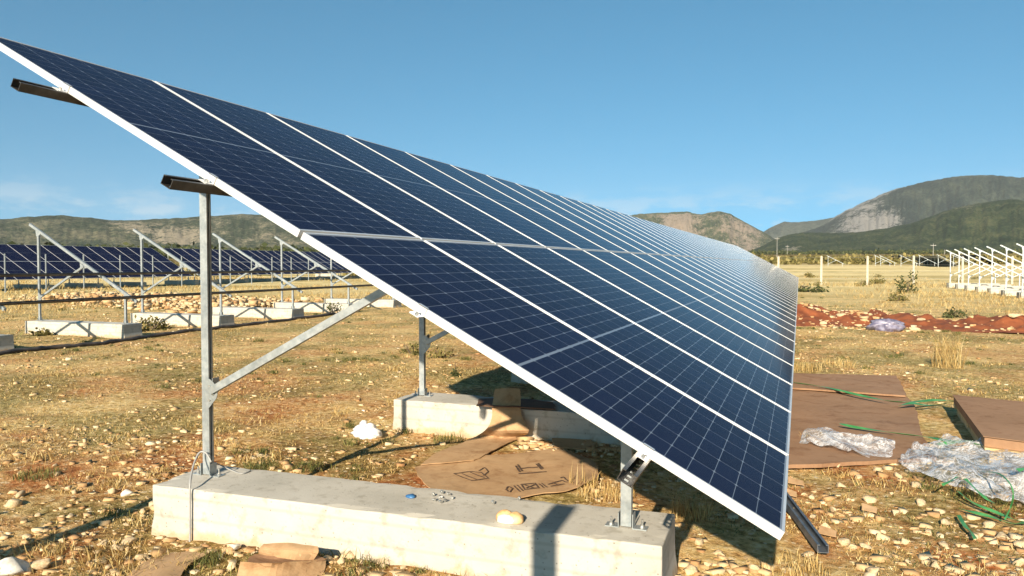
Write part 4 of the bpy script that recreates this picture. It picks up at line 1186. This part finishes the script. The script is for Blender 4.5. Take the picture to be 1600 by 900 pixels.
def scatter(n, dmin, dmax, pw, az0=-1.05, az1=0.42):
    """random points of the ground in the wedge of land before the camera, denser close by"""
    u = rng.random(n); e = 1.0001 - pw
    d = (dmin**e + u*(dmax**e - dmin**e))**(1/e)
    a = rng.uniform(az0, az1, n)
    return CAM[0] + np.sin(a)*d, CAM[1] + np.cos(a)*d, d
SHEETS = [(-2.9, -1.35, 1.9, 3.9), (-0.1, 1.45, 4.4, 9.4), (1.3, 2.9, 4.2, 6.9)]
def clear(x, y):
    k = np.ones(len(x), bool)
    for a, b, c, d in SHEETS: k &= ~((x > a) & (x < b) & (y > c) & (y < d))
    k &= ~((x > -3.6) & (x < -0.53) & (y > 0.66) & (y < 1.22))
    return k
def stone_litter(n, dmin, dmax, pw, smin, smax, mat, name, label, xyz=None):
    if xyz is None:
        x, y, d = scatter(n, dmin, dmax, pw)
        k = clear(x, y) & (1.15*fbm(x*0.8+7, y*0.8, 3) + 0.4*vnoise(x*4, y*4) > 0.60 + 0.45*rng.random(n)**1.5)
        x, y, d = x[k], y[k], d[k]; z = ground_z(x, y)
    else:
        x, y, z, d = xyz
    n = len(x)
    V0 = np.array([(x_, y_, z_) for z_ in (-1, 1) for y_ in (-1, 1) for x_ in (-1, 1)], float)*np.array([.8, .8, .9])
    F0 = np.array([(0, 2, 3), (0, 3, 1), (4, 5, 7), (4, 7, 6), (0, 1, 5), (0, 5, 4), (1, 3, 7), (1, 7, 5), (3, 2, 6), (3, 6, 7), (2, 0, 4), (2, 4, 6)])
    s = smin * (smax/smin)**(rng.random(n)**1.9) * (1 + d*0.012)
    V = np.repeat(V0[None], n, 0) * (1 + rng.normal(size=(n, len(V0), 3))*0.30)
    V *= np.stack([s, s*rng.uniform(.5, 1, n), s*rng.uniform(.22, .6, n)], 1)[:, None, :]
    a = rng.uniform(0, 6.283, n); c_, s_ = np.cos(a)[:, None], np.sin(a)[:, None]
    X = V[..., 0]*c_ - V[..., 1]*s_; Y = V[..., 0]*s_ + V[..., 1]*c_
    V = np.stack([X + x[:, None], Y + y[:, None], V[..., 2] + (z + s*0.04)[:, None]], 2)
    F_ = (F0[None] + (np.arange(n)*len(V0))[:, None, None]).reshape(-1, 3)
    o = link(name, np_mesh(name, V.reshape(-1, 3), F_, mat))
    return tag(o, label, kind='stuff')
def ico0():
    bm = _bm.new(); _bm.ops.create_icosphere(bm, subdivisions=1, radius=1)
    V = np.array([v.co[:] for v in bm.verts]); F_ = np.array([[v.index for v in f.verts] for f in bm.faces]); bm.free(); return V, F_
stone_litter(40000, 1.9, 28, 1.15, 0.004, 0.040, STONES, 'gravel', 'loose pale limestone chips strewn over the ground')
def chips(n, x0, x1, y0, y1, smin, smax, label):
    x, y = rng.uniform(x0, x1, n), rng.uniform(y0, y1, n)
    k = clear(x, y) & (fbm(x*1.7+3, y*1.7, 3) > 0.38 + 0.28*rng.random(n)); x, y = x[k], y[k]
    stone_litter(len(x), 0, 0, 0, smin, smax, STONES, 'gravel', label, (x, y, ground_z(x, y) - 0.004, np.zeros(len(x))))
chips(3600, -0.5, 3.4, 0.2, 5.2, 0.012, 0.052, 'flat broken limestone chips on the lower right ground')
chips(900, -5.2, -3.6, -0.6, 3.2, 0.010, 0.042, 'flat broken limestone chips left of the near footing')
chips(600, -3.5, -0.5, -0.2, 0.66, 0.010, 0.045, 'flat broken limestone chips in front of the near footing')
# pale rubble thrown up behind the left row and along the red bank
n = 4200
x = rng.uniform(-33, -17.3, n); y = 21.5 + (x+25)*-0.32 + rng.normal(0, 1.5, n)
stone_litter(n, 0, 0, 0, 0.035, 0.17, STONES, 'rubble', 'bank of pale limestone rubble behind the left row of frames', (x, y, ground_z(x, y) + np.clip(rng.normal(.05, .1, n), 0, .35), np.full(n, 8.0)))
n = 900
x = np.where(rng.random(n) < .55, rng.uniform(-1.5, 2.4, n), rng.uniform(-1.5, 8.4, n)); y = 19.2 + np.sign(rng.normal(size=n))*rng.uniform(.1, 1.7, n); y = np.clip(y, 17.3, 22)
stone_litter(n, 0, 0, 0, 0.02, 0.10, STONES, 'rubble', 'pale stones mixed into the red soil bank', (x, y, np.array([max(bank_z(a, b), gz1(a, b)) for a, b in zip(x, y)]), np.full(n, 5.0)))
n = 500
x = rng.uniform(-2.3, -0.9, n); y = 3.55 + rng.normal(0, .10, n)
stone_litter(n, 0, 0, 0, 0.015, 0.06, STONES, 'rubble', 'grey stones piled along the shaded side of the second footing', (x, y, ground_z(x, y)+0.01, np.full(n, 1.0)))

# ------------------------------------------------------------------ grass
def blades(x, y, z, h, w, lean, mat, name):
    """every blade a bent, pointed strip of 3 faces"""
    n = len(x); a = rng.uniform(0, 6.283, n); b = rng.uniform(0, 6.283, n)
    dx, dy = np.cos(a), np.sin(a); lx, ly = np.cos(b)*lean, np.sin(b)*lean
    P0 = np.stack([x, y, z], 1)
    side = np.stack([dx, dy, np.zeros(n)], 1)*w[:, None]/2
    mid = P0 + np.stack([lx*h*0.35, ly*h*0.35, h*0.6], 1)
    tip = P0 + np.stack([lx*h, ly*h, h*np.sqrt(np.clip(1-lean*lean*.7, .1, 1))], 1)
    V = np.stack([P0-side, P0+side, mid+side*.7, mid-side*.7, tip], 1).reshape(-1, 3)
    k = (np.arange(n)*5)[:, None]
    F_ = np.concatenate([k+np.array([[0, 1, 2]]), k+np.array([[0, 2, 3]]), k+np.array([[3, 2, 4]])], 0)
    return link(name, np_mesh(name, V, F_, mat))
def grass(n, dmin, dmax, pw, hmin, hmax, mat, name, label, thr, sc, off):
    x, y, d = scatter(n, dmin, dmax, pw)
    x += rng.normal(0, .012, n)
    cl = fbm(x*sc+off, y*sc+off, 3) + 0.35*vnoise(x*5+off, y*5)
    k = clear(x, y) & (cl > thr + 0.12*rng.random(n))
    x, y, d, cl = x[k], y[k], d[k], cl[k]
    h = rng.uniform(hmin, hmax, len(x)) * (0.6 + 1.3*np.clip(cl-thr, 0, .5)) * (1 + d*0.015)
    o = blades(x, y, ground_z(x, y)-0.004, h, 0.0035*(1 + d*0.11), rng.uniform(.6, 1.18, len(x)), mat, name)
    return tag(o, label, kind='stuff')
grass(150000, 1.9, 34, 1.15, .014, .046, DRYG, 'dry_grass', 'short dry straw coloured grass over the ground', 0.62, 0.8, 3.0)
grass(80000, 1.9, 34, 1.15, .014, .045, GRNG, 'green_weeds', 'low green weeds growing in patches', 0.74, 0.75, 31.0)
grass(60000, 26, 95, 1.0, .08, .22, DRYG, 'dry_grass', 'taller dry grass on the far field', 0.60, 0.12, 12.0)

def clumps(nc, per, dmin, dmax, pw, hmin, hmax, spread, mat, name, label, thr, sc, off, lean=(.45, 1.15)):
    """tufts and mats: blades gathered round scattered roots"""
    x, y, d = scatter(nc, dmin, dmax, pw)
    k = clear(x, y) & (fbm(x*sc+off, y*sc+off, 3) > thr + 0.10*rng.random(nc))
    x, y, d = x[k], y[k], d[k]; nc = len(x)
    cs = rng.uniform(.4, 1.5, nc)**1.3
    cnt = np.maximum(6, (per*cs).astype(int)); ix = np.repeat(np.arange(nc), cnt); n = len(ix)
    a = rng.uniform(0, 6.283, n); r_ = spread*cs[ix]*np.abs(rng.normal(0, .6, n))
    X, Y = x[ix] + r_*np.cos(a), y[ix] + r_*np.sin(a)*.8
    k = clear(X, Y); X, Y, ix = X[k], Y[k], ix[k]
    h = rng.uniform(hmin, hmax, len(X))*cs[ix]
    o = blades(X, Y, ground_z(X, Y)-0.004, h, 0.0032*(1 + d[ix]*.11), rng.uniform(lean[0], lean[1], len(X)), mat, name)
    return tag(o, label, kind='stuff')
clumps(2800, 46, 1.9, 40, 1.05, .025, .065, .10, GRNG, 'green_weeds', 'green weed tufts scattered over the ground', .50, .55, 61.0)
clumps(1500, 40, 1.9, 45, 1.05, .025, .075, .12, DRYG, 'dry_grass', 'tangled dry grass tufts scattered over the ground', .47, .6, 5.0)

def tuft(px, py, n, h, spread, mat, name, label, cat='grass tuft', group=None, z=0.0):
    q = on_z(px, py, z); a = rng.uniform(0, 6.283, n); r_ = spread*np.sqrt(rng.random(n))
    x, y = r_*np.cos(a), r_*np.sin(a)
    hh = h*rng.uniform(.45, 1.0, n)
    d = np.hypot(q[0]-CAM[0], q[1]-CAM[1])
    o = blades(x, y, np.zeros(n), hh, np.full(n, 0.003*(1+d*.08)), rng.uniform(.05, .6, n), mat, name)
    o.location = (q[0], q[1], gz1(q[0], q[1])-0.005)
    return tag(o, label, cat, group)
tuft(1480, 572, 260, .66, .22, DRYG, 'grass_tuft', 'tall dry straw tuft standing alone before the red soil bank')
tuft(945, 775, 300, .10, .22, DRYG, 'grass_tuft', 'yellow grass tuft behind the near footing, left of the short post')
tuft(915, 765, 40, .22, .12, DRYG, 'grass_tuft', 'long thin dry stalks at the shaded end of the printed cardboard')
tuft(1078, 806, 260, .13, .14, DRYG, 'grass_tuft', 'yellow grass tuft at the right end of the near footing')
tuft(1240, 892, 220, .085, .18, DRYG, 'grass_tuft', 'yellow grass tuft below the corner of the panels')
tuft(450, 893, 160, .07, .07, GRNG, 'grass_tuft', 'green grass tuft growing through the crumpled carton')
tuft(320, 880, 260, .07, .10, GRNG, 'grass_tuft', 'green grass tuft at the left front of the near footing')
tuft(1275, 690, 160, .11, .14, DRYG, 'grass_tuft', 'dry grass tuft growing beside the plastic film and cardboard')
tuft(1258, 580, 160, .20, .25, DRYG, 'grass_tuft', 'pale dry tuft at the far corner of the brown cardboard')
tuft(1310, 572, 120, .18, .25, DRYG, 'grass_tuft', 'pale dry tuft behind the middle of the brown cardboard')
tuft(60, 745, 200, .08, .16, GRNG, 'grass_tuft', 'green tuft on the red ground at the left edge')
tuft(700, 690, 160, .10, .16, GRNG, 'grass_tuft', 'green tuft in front of the sunlit part of the second footing')

# ------------------------------------------------------------------ shrubs and plants
def leaf_cloud(n, rx, ry, rz, size, mat, name, parent, seed=0, cz=None):
    r_ = np.random.default_rng(seed)
    cl = r_.normal(size=(max(5, n//60), 3)); cl /= np.linalg.norm(cl, axis=1)[:, None]; cl *= r_.uniform(.25, .95, (len(cl), 1))
    c = cl[r_.integers(0, len(cl), n)] + r_.normal(size=(n, 3))*0.24
    c[:, 2] = np.abs(c[:, 2] + 0.15)*0.9
    c *= np.array([rx, ry, rz])
    a = r_.normal(size=(n, 3)); a /= np.linalg.norm(a, axis=1)[:, None]
    b = np.cross(a, r_.normal(size=(n, 3))); b /= np.linalg.norm(b, axis=1)[:, None]
    s = size*r_.uniform(.6, 1.3, (n, 1))
    V = np.stack([c-a*s, c+b*s*.5, c+a*s, c-b*s*.5], 1).reshape(-1, 3)
    F_ = np.arange(n*4).reshape(-1, 4)
    return link(name, np_mesh(name, V, F_, mat), parent)
def shrub(x, y, rx, rz, n, mat, label, group=None, name='shrub', size=None, seed=0, cat='shrub'):
    t = thing(name, label, cat, (x, y, gz1(x, y)), group)
    leaf_cloud(n, rx, rx*.9, rz, size or rx*.13, mat, 'foliage', t, seed)
    m = MB(); rr = random.Random(seed)
    for k in range(4):
        a = rr.uniform(0, 6.28)
        m.tube([(0, 0, -0.03), (math.cos(a)*rx*.25, math.sin(a)*rx*.25, rz*.4), (math.cos(a)*rx*.5, math.sin(a)*rx*.5, rz*.8)], [rx*.04, rx*.025, rx*.01], 5)
    m.build('stem', BARK, t)
    return t
def shrub_px(px, py, *a, **k):
    q = on_z(px, py, 0); return shrub(q[0], q[1], *a, **k)
shrub_px(1418, 458, .55, 1.05, 420, LEAF, 'dark green bush standing in the field below the third fence post', seed=1)
shrub_px(1376, 443, .7, .5, 300, LEAFD, 'olive bush between the second and third fence posts', seed=2)
shrub_px(1262, 456, .8, .5, 260, LEAF, 'low dark bush beside the far end of the big table', seed=3)
shrub_px(1265, 434, .8, .55, 260, LEAFD, 'olive bush left of the second fence post', seed=4)
shrub_px(1490, 495, .35, .35, 220, LEAF, 'small green bush behind the red soil bank', seed=5)
shrub_px(1402, 470, .6, .3, 220, LEAFD, 'low olive scrub in the field before the dark green bush', seed=6)
shrub_px(240, 515, .42, .34, 300, LEAFD, 'olive scrub at the right end of the left footing', seed=7)
shrub_px(85, 523, .55, .22, 260, LEAFD, 'flat olive scrub before the leftmost whole footing', seed=8)
shrub_px(520, 492, .30, .45, 200, LEAF, 'small green bush beside the far left footing near the brace', seed=9)
shrub_px(690, 560, .25, .18, 160, LEAFD, 'pale olive scrub right of the second tall post', seed=10)
shrub_px(642, 554, .25, .2, 160, LEAFD, 'pale olive scrub left of the second tall post', seed=11)
q = on_z(711, 590, 0)
t = thing('weed', 'dark upright weed standing in the sun at the edge of the panel shadow', 'weed', (q[0], q[1], gz1(q[0], q[1])))
leaf_cloud(90, .05, .05, .20, .025, LEAF, 'leaves', t, 3)
MB().tube([(0, 0, -.02), (.004, 0, .1), (0, .004, .2)], [.006, .005, .003], 6).build('stem', BARK, t)
for j in range(7):
    y = random.uniform(48, 100); x = random.uniform(-1, 16) + (y-48)*.12
    if abs(x-PITCHX+2) < 4 and y < 60: continue
    shrub(x, y, random.uniform(.35, .8), random.uniform(.25, .5), 150, LEAFD, 'olive scrub bush scattered over the dry field at right', 'scrub bushes in the right field', seed=20+j)

# far-off scrub and hedges: reads as one mass
def far_mass(n, d0, d1, az0, az1, hmin, hmax, mat, name, label, seed):
    r_ = np.random.default_rng(seed); az = r_.uniform(az0, az1, n); d = r_.uniform(d0, d1, n)
    k = vnoise(az*60+seed, d*0.02+seed) + .4*r_.random(n) > 0.55
    az, d = az[k], d[k]; n = len(az)
    x, y = CAM[0]+np.sin(az)*d, CAM[1]+np.cos(az)*d; z = ground_z(x, y)
    h = r_.uniform(hmin, hmax, n)
    L_ = 34
    c = r_.normal(size=(n, L_, 3))*0.36; c[..., 2] = np.abs(c[..., 2])
    c = c*np.stack([h*.9, h*.9, h*.75], 1)[:, None, :] + np.stack([x, y, z], 1)[:, None, :]
    a = r_.normal(size=(n, L_, 3)); a /= np.linalg.norm(a, axis=2, keepdims=True)
    b = np.cross(a, r_.normal(size=(n, L_, 3))); b /= np.linalg.norm(b, axis=2, keepdims=True)
    s = (h*.22)[:, None, None]
    V = np.stack([c-a*s, c+b*s*.7, c+a*s, c-b*s*.7], 2).reshape(-1, 3)
    o = link(name, np_mesh(name, V, np.arange(len(V)).reshape(-1, 4), mat))
    return tag(o, label, kind='stuff')
A0 = lambda px: math.atan2(*ray(px, 400)[:2])
far_mass(900, 210, 420, A0(1150), A0(1750), 1.2, 3.0, LEAFD, 'far_scrub', 'far olive and rust scrub on the plain at right', 4)
far_mass(1500, 1150, 1700, A0(1120), A0(1800), 5, 9, LEAF, 'far_trees', 'far dark line of trees at the foot of the mountain', 6)
far_mass(3600, 420, 1300, A0(-150), A0(900), 4.5, 10, LEAF, 'far_trees', 'far belt of dark trees at the foot of the left ridge', 9)
far_mass(500, 90, 220, A0(-150), A0(620), .6, 1.6, LEAFD, 'far_scrub', 'olive scrub on the plain behind the distant panels', 12)

# ------------------------------------------------------------------ fence, poles, far frames, hut, houses
fx = [1216, 1283, 1355, 1427, 1503.5, 1581]
fpos = []
for px in fx:
    d = ray(px, 445); s = 60.5 + 0*px
    d2 = d / (d[0]*(-math.sin(YAW)) + d[1]*math.cos(YAW)); dep_ = 57.5 if px < 1450 else 60
    fpos.append((CAM[0] + d2[0]*dep_, CAM[1] + d2[1]*dep_))
ft = thing('wire_fence', 'fence of pale concrete posts and thin wires across the right field', 'fence', (0, 0, 0))
fpm = MB().prism([(-.075, -.065), (.075, -.065), (.075, .065), (-.075, .065)], 0, 2.25).add(
    [(-.075, -.065, 2.25), (.075, -.065, 2.25), (.075, .065, 2.25), (-.075, .065, 2.25), (0, 0, 2.30)], [(0, 1, 4), (1, 2, 4), (2, 3, 4), (3, 0, 4)]).mesh('fence_post', POSTC)
for x, y in fpos:
    o = link('fence_post', fpm, ft); o.location = (x, y, gz1(x, y) - 0.05)
for hz in (0.5, 1.0, 1.55, 2.1):
    m = MB()
    m.tube([(x, y-.08, gz1(x, y)+hz) for x, y in fpos], 0.007, 4)
    m.build('wire', WIRE, ft)

def pole(px, d, h, label, arms=True):
    r_ = ray(px, 400); r_ = r_ / math.hypot(r_[0], r_[1]); x, y = CAM[0]+r_[0]*d, CAM[1]+r_[1]*d
    t = thing('utility_pole', label, 'pole', (x, y, gz1(x, y)))
    MB().tube([(0, 0, -.2), (0, 0, h*.5), (0, 0, h)], [.10, .08, .06], 8).build('shaft', POLE, t)
    if arms:
        MB().span((-.9, -.06, h-.75), (.9, .06, h-.6)).build('crossarm', POLE, t)
        for dx in (-.75, 0, .75): MB().cyl((dx, 0, h-.5), .05, .18, 2, 6).build('insulator', POLE, t)
pole(1214, 330, 9.5, 'tall thin pole in front of the foothill by the far end of the table')
pole(1230, 420, 7.0, 'shorter pole right of the tall one beyond the far end of the table')
pole(1458, 300, 6.0, 'small pole on the plain left of the white frames')
pole(1476, 330, 4.0, 'stub of a pole on the plain beside the small pole', False)

# far unfinished rows on the plain at right: small bright rafters over a dark strip
for j, px in enumerate((1294, 1368, 1376, 1408, 1437, 1466, 1490)):
    d = 165 + 6*(j % 3); r_ = ray(px, 405); r_ = r_/math.hypot(r_[0], r_[1])
    steel_frame((CAM[0]+r_[0]*d+3.4, CAM[1]+r_[1]*d, gz1(CAM[0]+r_[0]*d, CAM[1]+r_[1]*d)), 'tiny bare frame far out on the plain at right', 'tiny frames on the far plain', detail=False)
for j, (x0, y0, n) in enumerate(((30.0, 172.0, 34), (30.0, 222.0, 34), (43.5, 205.0, 40))):
    z0 = gz1(x0, y0) - 0.5
    t = thing('panel_array', ['finished table far out on the right plain, nearest of three, dark back turned to us', 'finished table far out on the right plain, behind the nearest one',
              'finished table far out on the right plain, farthest to the right'][j], 'panel array', (x0, y0, z0))
    MB().span((0, 0, -.04), (n*1.154, 4.57, 0), MT, (0, 0, .7)).build('module_sheet', RAIL_AND_SHADE, t)  # shade on the turned-away back is put into the sheet's dark colour
    for q in range(n//4):
        m = MB().span((-3.45, q*4.6+.8, 0), (-3.38, q*4.6+.87, 2.35)); m.build('support', STEEL, t)
        m = MB().span((-.8, q*4.6+.8, 0), (-.73, q*4.6+.87, 1.0)); m.build('support', STEEL, t)

def house(px, d, w, dpt, h, label, group=None, roof=True, rot=0.0, name='house', cat='house', mat=None):
    r_ = ray(px, 400); r_ = r_/math.hypot(r_[0], r_[1]); x, y = CAM[0]+r_[0]*d, CAM[1]+r_[1]*d
    t = thing(name, label, cat, (x, y, gz1(x, y)-.1), group, (0, 0, rot))
    MB().span((-w/2, -dpt/2, 0), (w/2, dpt/2, h)).build('wall', mat or WALLP, t)
    if roof:
        o_ = .35
        vs = [(-w/2-o_, -dpt/2-o_, h+.01), (w/2+o_, -dpt/2-o_, h+.01), (w/2+o_, dpt/2+o_, h+.01), (-w/2-o_, dpt/2+o_, h+.01), (-w/2-o_, 0, h+dpt*.3), (w/2+o_, 0, h+dpt*.3)]
        MB().add(vs, [(0, 1, 5, 4), (2, 3, 4, 5), (0, 4, 3), (1, 2, 5), (3, 2, 1, 0)]).build('roof', ROOF, t)
        for q in (-.28, .28): MB().span((w*q-.5, -dpt/2-.04, h*.4), (w*q+.5, -dpt/2-.003, h*.8)).build('window', GLASSD, t)
    else:
        MB().span((-w/2-.12, -dpt/2-.12, h+.004), (w/2+.12, dpt/2+.12, h+.14)).build('roof', POSTC, t)
        MB().span((-.5, -dpt/2-.05, .1), (.5, -dpt/2-.003, h*.8)).build('door', POLE, t)
    return t
house(509, 92, 2.0, 1.8, 1.35, 'small pale transformer hut at the end of the distant panels', None, False, YAW, 'hut', 'hut', POSTC)
for j, (px, d, w) in enumerate(((96, 1250, 12), (162, 1150, 11), (172, 1170, 14), (182, 1180, 9), (205, 1220, 16), (215, 1250, 12), (272, 1300, 10), (342, 1300, 10), (388, 1350, 12), (395, 1380, 10), (402, 1360, 14), (410, 1400, 12), (418, 1380, 12), (425, 1420, 10), (445, 1400, 11), (462, 1420, 12))):
    house(px, d, w, 8, 5.5 + (j % 3), 'tiny pale village house at the foot of the left ridge', 'village houses below the left ridge', True, YAW + .4*math.sin(j*2))

# black pipe along the left row
pts = [(x, y, 0.06 + gz1(x, y)) for x, y in ((-13.0, 3.0), (-13.1, 6.4), (-13.18, 7.4), (-13.1, 8.3), (-13.28, 9.6), (-13.35, 11.0), (-13.3, 13.0), (-13.5, 15), (-13.6, 17.5))]
tag(MB().tube([p + np.array([0.03*math.sin(i*1.7), 0, 0.012*math.sin(i*2.3)-0.025]) for i, p in enumerate(smooth(pts, 5))], 0.042, 8).build('pipe', PIPE, None, True), 'black pipe lying on the ground along the left row of footings', 'pipe')

# ------------------------------------------------------------------ haze: one even box of air round the whole scene
hm = bpy.data.materials.new('haze'); hm.use_nodes = True
for n_ in list(hm.node_tree.nodes):
    if n_.type != 'OUTPUT_MATERIAL': hm.node_tree.nodes.remove(n_)
pv = hm.node_tree.nodes.new('ShaderNodeVolumePrincipled')
pv.inputs['Color'].default_value = (0.91, 0.95, 0.99, 1)
pv.inputs['Density'].default_value = 0.000036
pv.inputs['Anisotropy'].default_value = 0.0
hm.node_tree.links.new(pv.outputs[0], [n_ for n_ in hm.node_tree.nodes if n_.type == 'OUTPUT_MATERIAL'][0].inputs['Volume'])
zr = max(abs(gx[0]), abs(gx[-1]), abs(gy[0]), abs(gy[-1])) + 900
zmin = float(min(v.co.z for v in bpy.data.objects['ground'].data.vertices)) - 6
o = MB().span((-zr, -zr, zmin - 1), (zr, zr, 900)).build('haze', hm)
tag(o, kind='stuff'); o.display_type = 'WIRE'
